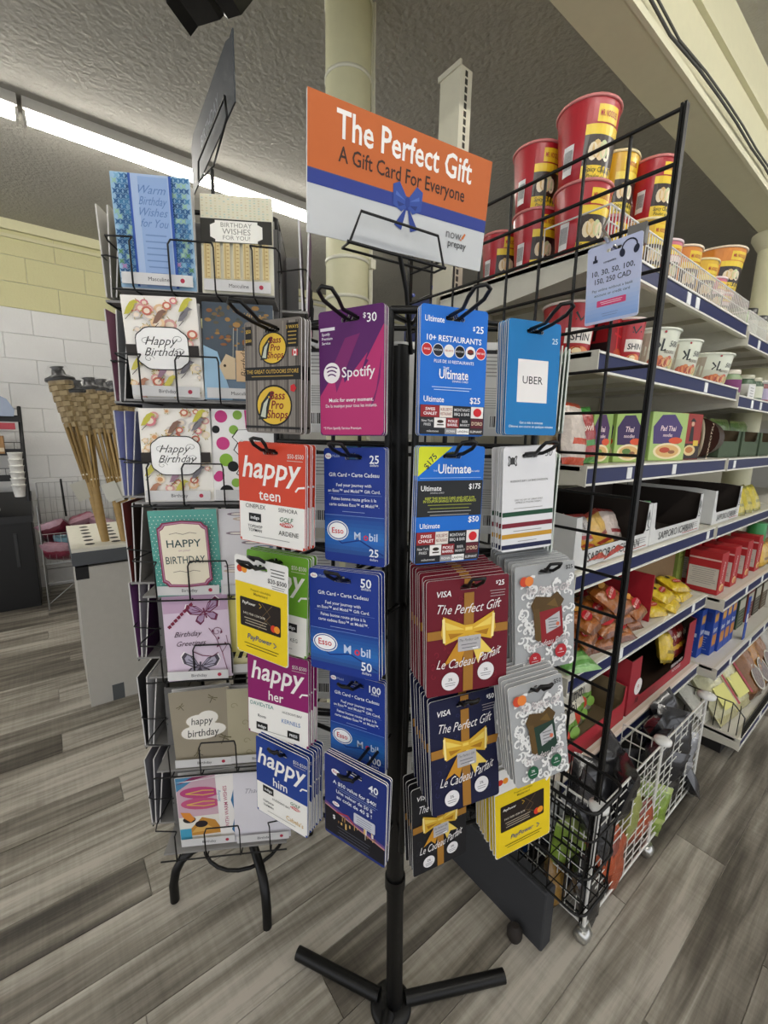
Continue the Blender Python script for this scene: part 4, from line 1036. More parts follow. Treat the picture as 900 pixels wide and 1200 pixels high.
def g_autumn(a, W, H):
    g = random.Random(8)
    a.rect(-W / 2 + .001, -H / 2 + .001, W / 2 - .001, H * .05, '6c8093'); a.rect(-W / 2 + .001, -H * .1, W / 2 - .001, H / 2 - .001, '4b5661')
    for i in range(60):
        x, z = g.uniform(-.45, .45) * W, g.uniform(.05, .46) * H; a.ell(x, z, g.uniform(.003, .009), g.uniform(.002, .006), g.choice(('7a6442', 'a07a45', '5d5644', '8a5b38', '474d4a')), 7)
    for i in range(9):
        x = g.uniform(-.4, .45) * W; a.line([(x, -H * .1), (x + .003, H * .25)], .0015, 'a7a89e')
    a.pg([(-W * .5 + .001, -H * .5 + .001), (-W * .1, -H * .5 + .001), (-W * .3, 0), (-W * .5 + .001, H * .06)], '9fc3dc')
    a.text('Have a', W * .2, H * .36, .014, 'c9a466', 'c', 0, .4)
    a.pg([(-W * .28, -H * .15), (-W * .18, -H * .02), (-W * .05, -H * .06), (-W * .05, -H * .28), (-W * .2, -H * .28)], 'd9c3a0'); a.ell(-W * .2, -H * .14, .003, .003, '4a3a2c', 10)
    a.rect(-W * .04, -H * .3, W * .4, H * .02, 'd9b990'); a.text('Birthday', W * .12, -H * .25, .02, '5a4633', 'l', 0, .3, rot=R(90))
def g_dots(a, W, H):
    for x, z, r_, c in ((-.36, .42, .08, 'cf3f86'), (-.12, .44, .06, '8db84a'), (-.44, .28, .05, '111111'), (-.18, .28, .06, '8db84a'), (-.34, .13, .085, 'cf3f86'), (-.3, -.05, .085, '8fbf3f'), (-.42, -.24, .06, 'cf3f86'), (-.20, -.12, .07, '111111'), (-.4, -.22, .06, 'cf3f86'), (-.16, -.3, .06, '8db84a'), (-.3, -.4, .09, '111111'), (.40, -.42, .07, 'cf3f86'), (.36, .3, .07, '8db84a')):
        x0 = max(-W / 2 + .001 + r_ * W * 1, x * W); a.ell(x0, z * H, r_ * W * 1.15, r_ * W * 1.15, c, 20)
    a.pg([(-.02 * W, H / 2 - .001), (.26 * W, H / 2 - .001), (.26 * W, H * .3), (.12 * W, H * .24), (.0, H * .3)], 'cf3f86')
    p = [(-.2, .2), (-.12, .28), (.1, .29), (.46, .28), (.46, -.38), (-.02, -.38), (-.1, -.34), (-.04, -.26), (-.15, -.2), (-.06, -.1), (-.1, 0), (-.18, .06), (-.12, .14)]
    a.pg([(x * W - .0015, z * H) for x, z in p], '111111'); a.pg([(x * W + (.001 if x < .4 else -.002), z * H * .985) for x, z in p], 'fbfbfa')
    a.text('On your birthday', .12 * W, .14 * H, .009, '6fae9a', 'c', 0, .2); a.text('remember', .08 * W, .04 * H, .011, '6fae9a', 'c', 0, .3)
def g_teal(a, W, H):
    for i in range(24):
        for k in range(15):
            x = -W / 2 + .006 + (k + .5 * (i % 2)) * (W - .008) / 15; z = -H / 2 + .006 + i * (H - .010) / 24
            if x < W / 2 - .003: a.ell(x, z, .0012, .0012, 'e9f0ea', 6)
    for e, c in ((.0, '8f2f52'), (.06, 'b3839c'), (.12, '8f2f52'), (.15, 'efe6cf')):
        x0, z0 = W * (.37 - e * .28), H * (.37 - e * .22); c0 = .012
        p = [(-x0 + c0, -z0), (0, -z0 - .003), (x0 - c0, -z0), (x0 - c0 * .6, -z0 + c0 * .6), (x0, -z0 + c0), (x0, z0 - c0), (x0 - c0 * .6, z0 - c0 * .6), (x0 - c0, z0), (0, z0 + .004), (-x0 + c0, z0), (-x0 + c0 * .6, z0 - c0 * .6), (-x0, z0 - c0), (-x0, -z0 + c0), (-x0 + c0 * .6, -z0 + c0 * .6)]
        a.pg(p, c)
    a.text('HAPPY', 0, H * .09, .025, '2f4a4a', 'c', .02, wmax=W * .55); a.text('on your', 0, H * .04, .008, 'b58f9a', 'c', 0, .3); a.text('BIRTHDAY', 0, -H * .10, .025, '2f4a4a', 'c', .01, wmax=W * .58)
    for z in (.24, -.2): a.line([(-W * .2, z * H), (-W * .1, z * H + .003), (0, z * H - .001), (W * .1, z * H + .003), (W * .2, z * H)], .0012, '7d6a5a')
@tagged('butterfly')
def butterfly(a, x, z, s, c1, c2, rot=0):
    ca, sa = math.cos(rot), math.sin(rot)
    def tf(p): return [(x + s * (u * ca - v * sa), z + s * (u * sa + v * ca)) for u, v in p]
    for sg_ in (-1, 1):
        up_ = [(0, .05), (sg_ * .35, .55), (sg_ * .8, .75), (sg_ * .95, .5), (sg_ * .8, .15), (sg_ * .3, -.05)]
        lo = [(0, 0), (sg_ * .45, -.05), (sg_ * .65, -.3), (sg_ * .45, -.6), (sg_ * .2, -.45)]
        a.pg(tf([(u * 1.06, v * 1.06) for u, v in up_]), 'f3ecef'); a.pg(tf(up_), c1); a.pg(tf([(u * .75 + sg_ * .08, v * .75 + .06) for u, v in up_]), c2)
        a.pg(tf(lo), c1); a.pg(tf([(u * .7 + sg_ * .07, v * .7 - .05) for u, v in lo]), c2)
        for k in range(3): a.line(tf([(sg_ * .1, .05 + .03 * k), (sg_ * (.5 + .12 * k), .55 - .15 * k)]), s * .04, c1)
    a.line(tf([(0, -.3), (0, .3)]), s * .09, c1)
def g_butt(a, W, H):
    a.rect(-W / 2 + .001, H * .30, W / 2 - .001, H / 2 - .001, 'c2a3bd')
    butterfly(a, W * .14, H * .28, .042, '6c2748', 'a98fae', R(14)); butterfly(a, W * .0, -H * .36, .046, '4c4450', 'a9a3b5', R(-8))
    for i in range(8):
        x, z = W * (-.42 + .05 * i), H * (.12 + .035 * i); a.pg([(x, z), (x + .006, z + .004), (x + .003, z + .011), (x - .004, z + .006)], '7c1f3c')
    a.line([(W * .42, -H * .42), (W * .36, -H * .2), (W * .28, -H * .02), (W * .18, H * .1)], .0016, '6c2748'); a.line([(W * .36, -H * .2), (W * .46, -H * .1), (W * .44, 0)], .0012, '6c2748')
    a.line([(W * .30 + .012 * (1 - k / 14) * math.cos(k * .7), H * .05 + .012 * (1 - k / 14) * math.sin(k * .7)) for k in range(12)], .0012, '6c2748')
    for x, z in ((.3, -.05), (.4, -.12), (.22, .04), (.35, .02), (.28, -.14)): a.pg([(x * W, z * H), (x * W + .006, z * H + .003), (x * W + .002, z * H + .009)], '6c2748')
    a.line([(-W * .1, -H * .16), (W * .05, -H * .22), (W * .2, -H * .24), (W * .3, -H * .2)], .002, '6c2748')
    a.text('Birthday', -W * .14, H * .02, .018, '4a3444', 'c', 0, .45); a.text('Greetings', -W * .10, -H * .09, .017, '4a3444', 'c', 0, .45)
def g_hb(a, W, H):
    def dfly(x, z, s, r_):
        ca, sa = math.cos(r_), math.sin(r_)
        f = lambda u, v: (x + s * (u * ca - v * sa), z + s * (u * sa + v * ca))
        a.line([f(0, -1), f(0, .5)], s * .12, '4a4433')
        for sg_ in (-1, 1):
            a.pg([f(0, .3), f(sg_ * .9, .6), f(sg_ * .95, .4), f(0, .15)], '6a6348'); a.pg([f(0, .1), f(sg_ * .8, .05), f(sg_ * .8, -.12), f(0, -.02)], '6a6348')
    dfly(-W * .32, H * .30, .011, .6); dfly(W * .2, H * .37, .013, -.5); dfly(W * .33, -H * .17, .017, -.5); dfly(-W * .12, -H * .33, .013, 1.0)
    for e, c in ((1.06, 'b8ad96'), (1, 'f3efe6')):
        for x, z, rx, rz in ((-.06, .10, .20, .08), (.10, .13, .17, .09), (-.02, -.06, .30, .085), (.18, -.03, .2, .08), (-.2, -.05, .16, .08), (.0, .03, .22, .09)):
            a.ell(x * W, z * H, rx * W * e, rz * H * e, c, 18)
    a.text('happy', 0, H * .055, .026, '3b3a34', 'c', .01, .15, wmax=W * .36); a.text('birthday', W * .0, -H * .105, .028, '3b3a34', 'c', .01, .15, wmax=W * .52)
def g_flip(a, W, H):
    a.rect(-W / 2 + .001, -H * .1, W * .3, H / 2 - .001, 'c9a9b5'); a.rect(-W / 2 + .001, -H * .46, W * .3, -H * .08, 'e8e4da')
    a.pg([(-W * .5 + .001, H * .3), (-W * .5 + .001, H / 2 - .001), (-W * .1, H / 2 - .001)], '4a86ac'); a.pg([(-W * .5 + .001, H * .4), (W * .1, H / 2 - .001), (-W * .2, H / 2 - .001)], '7c2a52')
    for z, c in ((.26, 'b8487c'), (.10, 'c0567f')):
        a.ell(-W * .10, z * H, W * .34, H * .085, c, 20, -.06); a.line([(-W * .34, z * H), (-W * .05, z * H + .006), (W * .14, z * H + .003)], .003, 'd9b45a'); a.line([(-W * .34, z * H), (-W * .05, z * H - .008), (W * .14, z * H - .006)], .003, 'd9b45a')
    a.pg([(-W * .45, -H * .36), (-W * .1, -H * .10), (W * .12, -H * .16), (W * .26, -H * .36)], 'c28a3c'); a.pg([(-W * .3, -H * .32), (-W * .1, -H * .16), (W * .1, -H * .3)], 'd9ab5c')
    a.ell(-W * .32, -H * .12, W * .11, H * .05, '2a2226', 16); a.ell(-W * .12, -H * .20, W * .11, H * .05, '2a2226', 16); a.pg([(-W * .46, H * .0), (-W * .3, -H * .02), (-W * .22, -H * .12), (-W * .3, -H * .16), (-W * .42, -H * .08)], 'd98a3a')
    a.rect(-W * .5 + .001, -H * .44, -W * .3, -H * .25, '4aa0c0')
    a.pg([(W * .18, H / 2 - .001), (W / 2 - .001, H / 2 - .001), (W / 2 - .001, -H / 2 + .001), (W * .2, -H / 2 + .001)], 'f0ece8')
    a.pg([(W * .5 - .001, H * .30), (W * .42, H * .1), (W * .48, -H * .1), (W * .40, -H * .34), (W * .5 - .001, -H * .46)], '2f6f9f'); a.text('WITH WARM WISHES', W * .36, -H * .30, .0135, 'b0486a', 'l', .02, rot=R(90), wmax=H * .62); a.text('Sending', W * .24, H * .1, .011, '4a86ac', 'l', 0, .4, rot=R(90))
    a.pg([(-W * .5 + .001, H * .44), (W * .42, H * .47), (W * .5 - .001, H / 2 - .001), (-W * .3, H * .43)], 'e9e7e6')
def g_plain(seed):
    def f(a, W, H):
        g = random.Random(seed)
        if seed == 1:
            for i in range(16):
                x, z = g.uniform(-.3, .38) * W, H * .44 - i * H * .055; a.ell(x, z, W * .16, H * .02, g.choice(('8d7d86', 'b09a94', '6f7d95', 'c9b6a6', 'a08f9a')), 14); a.ell(x, z, W * .10, H * .011, 'efe7df', 12)
        elif seed == 2:
            a.rect(-W * .5 + .001, -H * .3, W * .5 - .001, H * .5 - .001, 'd9cf7e'); a.text('SEND', -W * .1, -H * .05, .02, '2a2722', 'l', .03); a.text('IN', -W * .1, -H * .17, .02, '2a2722', 'l', .03)
            for k in range(8): a.pg([(-W * .45 + k * .018, -H * .32), (-W * .45 + k * .018 + .009, -H * .32), (-W * .45 + k * .018 + .015, -H * .24), (-W * .45 + k * .018 + .006, -H * .24)], '1c1b18')
        elif seed == 3:
            for i in range(14): x, z = g.uniform(-.4, .4) * W, g.uniform(-.4, .4) * H; a.line([(x + .01 * (1 - k / 9) * math.cos(k * .8), z + .01 * (1 - k / 9) * math.sin(k * .8)) for k in range(8)], .0015, '8f8a6c')
        else:
            a.text('Thank You', 0, H * .2, .02, '9a98a2', 'c', 0, .4)
    return f
GF = [
 ('warm', (-1.046, .213, 1.837, -4, 0), '9fc3dd', g_warm, 'blue foil houndstooth greeting card, top row left', 'Masculine'),
 ('wish', (-.994, .362, 1.838, 8, 1), 'e9e6d2', g_wish, 'cream foil greeting card reading birthday wishes for you, top row right', 'Masculine'),
 ('bird1', (-1.052, .217, 1.617, -5, 1), 'f7f3ea', lambda a, W, H: floral(a, W, H, 5), 'floral bird greeting card reading Happy Birthday, second row', 'Birthday'),
 ('autumn', (-.982, .352, 1.617, 3, 0), '59646e', g_autumn, 'dark autumn lake greeting card beside the upper bird card', 'Masculine'),
 ('bird2', (-1.045, .228, 1.392, 2, 1), 'f7f3ea', lambda a, W, H: floral(a, W, H, 6), 'floral bird greeting card reading Happy Birthday, third row', 'Birthday'),
 ('dots', (-.974, .358, 1.394, 4, 0), 'f6f4f2', g_dots, 'white greeting card with pink, green and black dots', 'Birthday'),
 ('teal', (-1.037, .233, 1.169, -2, 2), '5fa89c', g_teal, 'teal dotted greeting card reading HAPPY BIRTHDAY', 'Birthday'),
 ('shells', (-.968, .362, 1.169, 2, 0), 'e2dfe2', g_plain(1), 'grey white greeting card with seashell rows beside the teal card', 'Birthday'),
 ('butt', (-1.022, .243, .965, 6, 3), 'd9c7d8', g_butt, 'lilac greeting card with two butterflies', 'Birthday'),
 ('caution', (-.968, .368, .965, 2, 0), 'e6dfae', g_plain(2), 'yellow greeting card with black stripes behind the yellow gift card package', 'Birthday'),
 ('hb', (-1.054, .250, .702, 4, 4), '9a917e', g_hb, 'taupe greeting card with dragonflies reading happy birthday', 'Birthday'),
 ('olive', (-.985, .366, .702, 2, 0), 'b5ad92', g_plain(3), 'pale olive greeting card beside the taupe dragonfly card', 'Birthday'),
 ('flip', (-1.060, .250, .455, 1, 2), 'ece8e4', g_flip, 'beach greeting card with pink flip-flops, bottom row', 'Birthday'),
 ('thanks', (-.985, .372, .455, 2, 0), 'dfdce2', g_plain(4), 'plain pale greeting card, bottom row right', 'Birthday'),
]
envm = board(.146, .200, .0012, 'dedcd8', 'cfcdc8', hole=False, r=.002).mesh('envelope', 'matte_paper')
for key, (x, y, z, tilt, roll), bg, art, lab, tag_ in GF:
    W, H = .148, .205
    me = board(W, H, .0016, bg, 'f0eeea', hole=False, r=.0015).mesh('greeting_card', 'card_paper')
    o = bpy.data.objects.new('greeting_card', me); COL.objects.link(o); o.location = (x, y, z); o.rotation_euler = (-R(tilt), -R(roll), R(60))
    a = Art(.001); art(a, W, H); a.build('printed_front', 'card_paper', o); T(o, lab, 'greeting card')
    for j in range(2):
        e = bpy.data.objects.new('envelope', envm); COL.objects.link(e)
        e.location = (x - .866 * .010 * (j + 1), y + .5 * .010 * (j + 1), z - .004 + .003 * j); e.rotation_euler = (-R(max(tilt, 0) + 1), -R(roll), R(60))
        T(e, ('', 'farther ')[j] + 'white envelope behind the ' + lab.split(' reading')[0].replace(' greeting card', ' card').split(',')[0] + (', upper one' if key == 'bird1' else ', lower one' if key == 'bird2' else ''), 'envelope', 'envelopes behind greeting cards: ' + key)
    # category strip clipped on the pocket front
    p = GI @ Vector((x, y, z))
    a = Art(.0); zc = z - H / 2
    ls = empty('label_strip', (p.x, p.y - .0065 - .004 * (tilt > 5), zc + .006)); ls.parent = grk
    bpy.data.objects.remove(ls)
    sb_ = MB().box(-.067, -.0005, 0, .070, .0005, .022, 'd6d5d4')
    lo = sb_.build('label_strip', 'card_paper', grk, (p.x, p.y - .010 - math.sin(R(max(tilt, -2))) * .09, zc + .004))
    a = Art(.0008); a.text(tag_, .004, .0075, .0105, '3b3b3d', 'c', 0); a.ell(.050, .011, .0045, .0045, 'b0324a', 14)
    a.build('lettering', 'card_paper', lo)

# cards standing in the side pockets, seen edge on
side = [[('c9c6bd', 'grey white'), ('b9b6ab', 'beige'), ('8a8a78', 'olive')], [('b07a8f', 'mauve'), ('d9d9dc', 'pale grey'), ('5f5f5f', 'grey')],
        [('b9bee6', 'lilac blue'), ('c2c6ec', 'periwinkle'), ('aab0de', 'dusty blue')], [('9a4a44', 'dull red patterned'), ('3a2c26', 'dark brown patterned'), ('b9b5ad', 'pale')],
        [('7d4a80', 'purple'), ('e2e0e4', 'white'), ('4a2350', 'dark purple')], [('2b2a2c', 'black'), ('d9d8da', 'white'), ('a8a6a4', 'grey')], [('8b8a90', 'grey'), ('9c9aa0', 'pale grey'), ('75747a', 'slate')]]
for r_, (z, cs_) in enumerate(zip(ROWS, side)):
    for j, (c, nm) in enumerate(cs_):
        m = board(.148, .205 if r_ else .19, .003, c, 'd0cecb', c, hole=False, r=.0015).mesh('greeting_card', 'card_paper')
        for s in (-1, 1):
            if s > 0 and (r_ > 1 or j > 1): continue
            lx = s * (.226 - .017 * j); ly = -.083
            P_ = GM @ Vector((lx, ly, z + .10))
            o = bpy.data.objects.new('greeting_card', m if s < 0 or r_ else board(.148, .20, .004, ('6a4a6a', '8d6f8f', 'b09fb5')[j], 'e0dee2', ('7a5a7a', '8d6f8f', 'b09fb5')[j], hole=False, r=.0015).mesh('greeting_card', 'card_paper')); COL.objects.link(o)
            o.location = P_; o.rotation_euler = (-R(-2 + 4 * j), 0, R(60 - 90 * (1 if s < 0 else -1)))
            rowname = ('top', 'second', 'third', 'fourth', 'fifth', 'sixth', 'bottom')[r_]
            place = ('outermost', 'middle', 'innermost')[j]
            if s < 0: T(o, '%s card edge in the left side pocket, %s row, %s' % (nm, rowname, place), 'greeting card', 'cards in the left side pockets')
            else: T(o, '%s card leaning in the right side pocket, %s row, %s' % (('plum', 'mauve', 'lilac')[j] if not r_ else nm, rowname, place), 'greeting card', 'cards in the right side pockets')

# header sign of the greeting rack, seen nearly edge on
hs = empty('header_sign', (-1.252, .397, 2.2), math.atan2(-.031, .441))
T(hs, 'dark grey header sign seen edge on above the greeting card rack', 'sign')
m = MB(); P = [(-.222, -.07), (.222, -.07), (.222, .062), (.20, .058), (.17, .07), (-.19, .07), (-.222, .05)]
n = len(P)
m.add([(a, -.0015, b) for a, b in P] + [(a, .0015, b) for a, b in P], [tuple(range(n)), tuple(range(2 * n - 1, n - 1, -1))] + [(i, i + n, (i + 1) % n + n, (i + 1) % n) for i in range(n)], '2e3338')
m.build('sign_board', 'card_paper', hs)
a = Art(.002); a.text('BIRTHDAY', 0, -.01, .04, '7c8087', 'c', .01); a.build('lettering', 'card_paper', hs)
hm = MB().tube([(-.10, -.012, -.09), (-.10, -.01, -.04), (.18, -.01, -.04), (.2, -.012, -.09), (.02, 0, -.10), (-.10, -.012, -.09)], .0025, BK, 6)
hm.tube([(.0, 0, -.10), (.0, .0, -.25)], .005, BK, 8)
hm.build('wire_holder', 'black_powder_coat', hs)

# ------------------------------------------------------------------ left background: torch display, wire bin, coffee counter
tb = empty('display_carton', (-2.55, .06, 0))
T(tb, 'tall white carton with holes in its top holding bamboo torches', 'carton')
b = MB()
b.box(-.62, 0, 0, 0, .60, .76, 'b5b2aa'); b.build('carton_body', 'matte_paper', tb)
b = MB().box(-.635, -.012, .775, .012, .612, .86, 'dcd9cc'); b.box(-.636, -.0135, .775, .0135, .6135, .842, '55585c')
b.build('lid', 'matte_paper', tb)
MB().box(-.002, .10, 0, .0015, .155, .09, '55585a').build('handle_slot', 'matte_paper', tb)
MB().box(-.05, -.004, .70, .003, .05, .762, '1b1b1c').build('torn_corner', 'matte_paper', tb)
MB().box(-.0, .003, .0, .0012, .6, .752, 'bcb9b1').build('front_panel', 'matte_paper', tb)
hh = MB()
for i in range(6):
    for j in range(5):
        hh.lathe([(.022, .8605), (.0, .8607)], -.07 - i * .095, .07 + j * .115, 16, '17130f', cap=False)
T(hh.build('hole', 'matte_paper', tb), kind='stuff')
tor = [((-2.72, .076, 1.728), (-2.66, .21, .80)), ((-2.72, .142, 1.669), (-2.645, .205, .80)), ((-2.72, .201, 1.687), (-2.60, .29, .80)), ((-2.72, .25, 1.683), (-2.585, .32, .80)), ((-2.72, .303, 1.675), (-2.49, .36, .80)), ((-2.78, .34, 1.70), (-2.60, .42, .80))]
names = ('leftmost bamboo torch leaning in the white carton', 'second bamboo torch from the left in the white carton', 'third bamboo torch from the left, with a paper tag', 'fourth bamboo torch, half behind the tagged one', 'fifth bamboo torch, mostly behind the greeting cards', 'sixth bamboo torch, hidden behind the greeting cards')
for k, ((tx, ty, tz), (bx_, by_, bz)) in enumerate(tor):
    base_ = Vector((bx_, by_, bz)); d = Vector((tx, ty, tz)) - base_; L_ = d.length
    q = d.to_track_quat('Z', 'Y')
    t = empty('bamboo_torch', base_); t.rotation_mode = 'QUATERNION'; t.rotation_quaternion = q
    T(t, names[k], 'torch', 'bamboo torches')
    g = random.Random(k)
    m = MB().lathe([(.019, 0), (.019, L_ * .28), (.0205, L_ * .285), (.019, L_ * .29), (.019, L_ * .42)], n=14, col='a88a55'); m.build('pole', 'bamboo', t)
    m = MB()
    for i in range(9):
        a0 = 2 * PI * i / 9
        m.tube([(.016 * math.cos(a0), .016 * math.sin(a0), L_ * .40), (.034 * math.cos(a0), .034 * math.sin(a0), L_ * .72)], .0065, g.choice(('a58852', '8f7340', 'b39560')), 6)
    m.build('split_bamboo', 'bamboo', t)
    m = MB()
    n_ = 9
    for r_ in range(n_):       # woven basket bands
        z0 = L_ * (.70 + .24 * r_ / n_); z1_ = L_ * (.70 + .24 * (r_ + .93) / n_); ra = .036 + .020 * r_ / n_
        vs = []; fs = []; cs_ = []
        K = 20
        for kk in range(K):
            th = 2 * PI * kk / K; bump_ = .003 if (kk // 2 + r_) % 2 else -.001
            for zz in (z0, z1_): vs.append(((ra + bump_) * math.cos(th), (ra + bump_) * math.sin(th), zz))
        for kk in range(K):
            fs.append((2 * kk, (2 * kk + 2) % (2 * K), (2 * kk + 3) % (2 * K), 2 * kk + 1)); cs_.append(('a8946c', '8f7b56')[(kk // 2 + r_) % 2])
        m.add(vs, fs, cs_)
    m.build('woven_basket', 'bamboo', t)
    MB().lathe([(.060, L_ * .935), (.064, L_ * .94), (.062, L_ * .952), (.030, L_ * .968), (.026, L_ * .99), (.022, L_), (.03, L_ * 1.008), (.0, L_ * 1.01)], n=18, col='1b1a1b').build('oil_canister', 'cup_print', t)
    MB().lathe([(.066, L_ * .925), (.058, L_ * .97), (.036, L_ * 1.015)], n=14, col='f4f4f4', cap=False).build('plastic_wrap', 'clear_film', t)
    MB().lathe([(.022, L_ * .44), (.024, L_ * .445), (.022, L_ * .45)], n=12, col='e2d9c2', cap=False).build('band', 'bamboo', t)
    if k in (0, 2, 3):
        tg = MB(); tg.T = Matrix.Translation((.03, .02 if k else -.03, L_ * .36)) @ Matrix.Rotation(R(-60), 4, 'Z') @ Matrix.Rotation(R(12), 4, 'Y')
        tg.box(-.035, -.001, -.045, .035, .001, .05, 'c9c8bd'); tg.box(-.028, -.0016, -.02, .028, -.001, .03, '4d5a3c'); tg.box(-.02, -.002, -.038, .02, -.001, -.03, '8a8a80')
        tg.build('paper_tag', 'matte_paper', t)

# wire bin with packages
wb = empty('wire_bin', (-4.2, -.10, 0))
T(wb, 'silver wire bin on legs full of pink packages beside the black counter', 'bin')
SV = 'a9aaa8'
for (x, y) in ((0, 0), (-.45, 0), (0, .62), (-.45, .62)):
    MB().tube([(x, y, 0), (x, y, .98 if x < -.1 else .84)], .006, SV, 8).build('leg', 'steel', wb)
fr_ = MB()
for z in (.22, .38): fr_.tube([(0, 0, z), (0, .62, z), (-.45, .62, z), (-.45, 0, z)], .004, SV, 6, True)
fr_.tube([(0, 0, .05), (0, .4, .38)], .003, SV, 6)
fr_.build('frame', 'steel', wb)
wr = MB()
for i in range(16):
    y = .62 * i / 15
    wr.tube([(-.45, y, .38), (-.45, y, .98)], .0024, SV, 5); wr.tube([(0, y, .38), (0, y, .62)], .0016, SV, 5)
for z in (.60, .72, .85, .98): wr.tube([(-.45, 0, z), (-.45, .62, z)], .003, SV, 5)
for z in (.5, .62): wr.tube([(0, 0, z), (0, .62, z)], .003, SV, 5); wr.tube([(0, 0, z), (-.45, 0, z)], .003, SV, 5)
for i in range(10):
    x = -.45 * i / 9
    wr.tube([(x, 0, .38), (x, 0, .62)], .002, SV, 5); wr.tube([(x, 0, .38), (x, .62, .38)], .0016, SV, 5)
wr.build('wire_mesh', 'steel', wb)
def pouch(name, loc, rot, sx_, sy_, sz, col, col2, lab, cat, group, m='film', txt=None, parent=None, seed=0, tc='ffffff', ts=.03, n=10):
    """pillow packet: width sx_, height sz, thickness sy_; crimped seals at both ends"""
    g = random.Random(seed); b = MB(); vs = []; fs = []; cs_ = []
    nx, nz = 8, n
    for side_ in (-1, 1):
        for i in range(nx + 1):
            for j in range(nz + 1):
                u, v = i / nx * 2 - 1, j / nz * 2 - 1
                th = max(0, 1 - abs(u) ** 4) ** .5 * max(0, 1 - abs(v) ** 3) ** .6
                th *= 1 + g.uniform(-.16, .16)
                vs.append((u * sx_ / 2 * (1 - .05 * (1 - abs(v))), side_ * th * sy_ / 2, v * sz / 2))
    st = (nx + 1) * (nz + 1)
    for s in (0, 1):
        for i in range(nx):
            for j in range(nz):
                q = s * st + i * (nz + 1) + j
                f = (q, q + nz + 1, q + nz + 2, q + 1)
                fs.append(f if s == 0 else tuple(reversed(f)))
                v = (j + .5) / nz; uu = (i + .5) / nx
                cs_.append(col2 if (v < .10 or v > .90) else (col2 if (.25 < v < .42 and col2 != col and uu > .2) else col))
    b.add(vs, fs, cs_, True)
    o = b.build(name, m, parent, loc, rot)
    if txt:
        a = Art(sy_ / 2 * 1.04); a.text(txt, 0, sz * .06, ts, tc, 'c', .04, .15, wmax=sx_ * .8); a.build('lettering', 'cup_print', o)
    if lab: T(o, lab, cat, group)
    return o
g = random.Random(12)
for k in range(9):
    x, y = -.08 - .11 * (k % 3), .10 + .17 * (k // 3) + .02 * (k % 2)
    c = ('8a3048', '5f1a2c', '8f6a74', '742338', '6d6d72')[k % 5]
    pouch('wrapped_package', (-4.2 + x, -.10 + y, .46 + .05 * (k % 3) + .09 * (k % 2)), (R(60 + g.uniform(-20, 20)), R(g.uniform(-20, 20)), R(70 + g.uniform(-30, 30))), .22, .12, .27, c, 'a5808c', '%s wrapped package in the wire bin, %s row, %s' % (('pink', 'dark red', 'pale pink', 'crimson', 'grey')[k % 5], ('left', 'middle', 'right')[k // 3], ('front', 'middle', 'rear')[k % 3]), 'package', 'packages in the wire bin', seed=k)
pouch('wrapped_package', (-4.25, .05, .50), (R(10), 0, R(80)), .15, .07, .2, '3a6a78', '2b4d58', 'blue grey wrapped package low in the wire bin', 'package', None, seed=31)
hk = MB().tube([(-4.66, .07, .98), (-4.645, .07, 1.0), (-4.63, .07, .98), (-4.63, .08, .68)], .008, '1c1b1c', 8).build('umbrella', 'cloth'); T(hk, 'thin black umbrella hooked on the back of the wire bin', 'umbrella')
ps = MB().box(-4.62, .20, .90, -4.6, .30, .98, '3b76c4').box(-4.6, .24, .90, -4.595, .30, .94, 'd9483c').build('price_card', 'card_paper'); T(ps, 'small blue and red card on the rim of the wire bin', 'card')

ct = empty('coffee_counter', (-4.36, -.15, 0))
T(ct, 'black counter cabinet with a raised back at the left picture edge', 'counter')
MB().bbox(-.42, -1.3, 0, 0, 0, .74, '060607', .004).build('cabinet_body', 'painted_metal', ct)
m = MB(); P = [(.01, .70), (.01, .755), (-.40, .90), (-.42, .90), (-.42, .70)]
m.add([(a, -1.3, b) for a, b in P] + [(a, .01, b) for a, b in P], [(4, 3, 2, 1, 0), (5, 6, 7, 8, 9)] + [(i, i + 5, (i + 1) % 5 + 5, (i + 1) % 5) for i in range(5)], '08080a')
m.build('counter_top', 'cup_print', ct)
MB().box(.0, -.12, .35, .01, -.10, .62, '2c2c2e').build('handle', 'painted_metal', ct)
tr_ = empty('tiered_rack', (-4.5, -.15, .80))
T(tr_, 'black tiered wire rack on the counter holding cups and boxes', 'rack')
MB().tube([(.10, -.0, .06), (.06, .0, .38), (-.18, -.0, .80)], .014, '121214', 8).build('side_post', 'black_powder_coat', tr_)
MB().tube([(.04, -.9, .0), (-.10, -.9, .72)], .014, '121214', 8).build('side_post', 'black_powder_coat', tr_)
for k, (z, x) in enumerate(((.22, .0), (.42, -.03), (.68, -.06))):
    s = MB().box(x - .10, -.9, z, x + .04, 0, z + .008, '1b1b1d'); s.box(x + .036, -.9, z, x + .042, 0, z + .05, '1b1b1d')
    for i in range(12): s.tube([(x + .04, -.05 - i * .07, z + .04), (x + .04, -.05 - i * .07, z + .10)], .002, '222224', 5)
    s.tube([(x + .04, -.9, z + .10), (x + .04, 0, z + .10)], .003, '222224', 5)
    s.build('tier', 'black_powder_coat', tr_)
rb = MB().box(-4.50, -.95, 1.42, -4.49, -.18, 1.47, 'a3202f').build('red_strip', 'cup_print'); T(rb, 'red printed strip along the upper tier of the counter rack', 'strip')
cbx = MB().box(-4.56, -.75, 1.235, -4.46, -.26, 1.37, '9a7650').box(-4.461, -.75, 1.25, -4.459, -.26, 1.28, 'c9b9a0').build('snack_tray', 'cardboard'); T(cbx, 'brown cardboard tray on the middle tier of the counter rack', 'tray')
sgn = empty('round_sign', (-4.47, -.42, 1.52), 0); T(sgn, 'rounded blue sign with red figures on top of the counter rack', 'sign')
m = MB(); m.T = Matrix.Rotation(R(90), 4, 'Z')
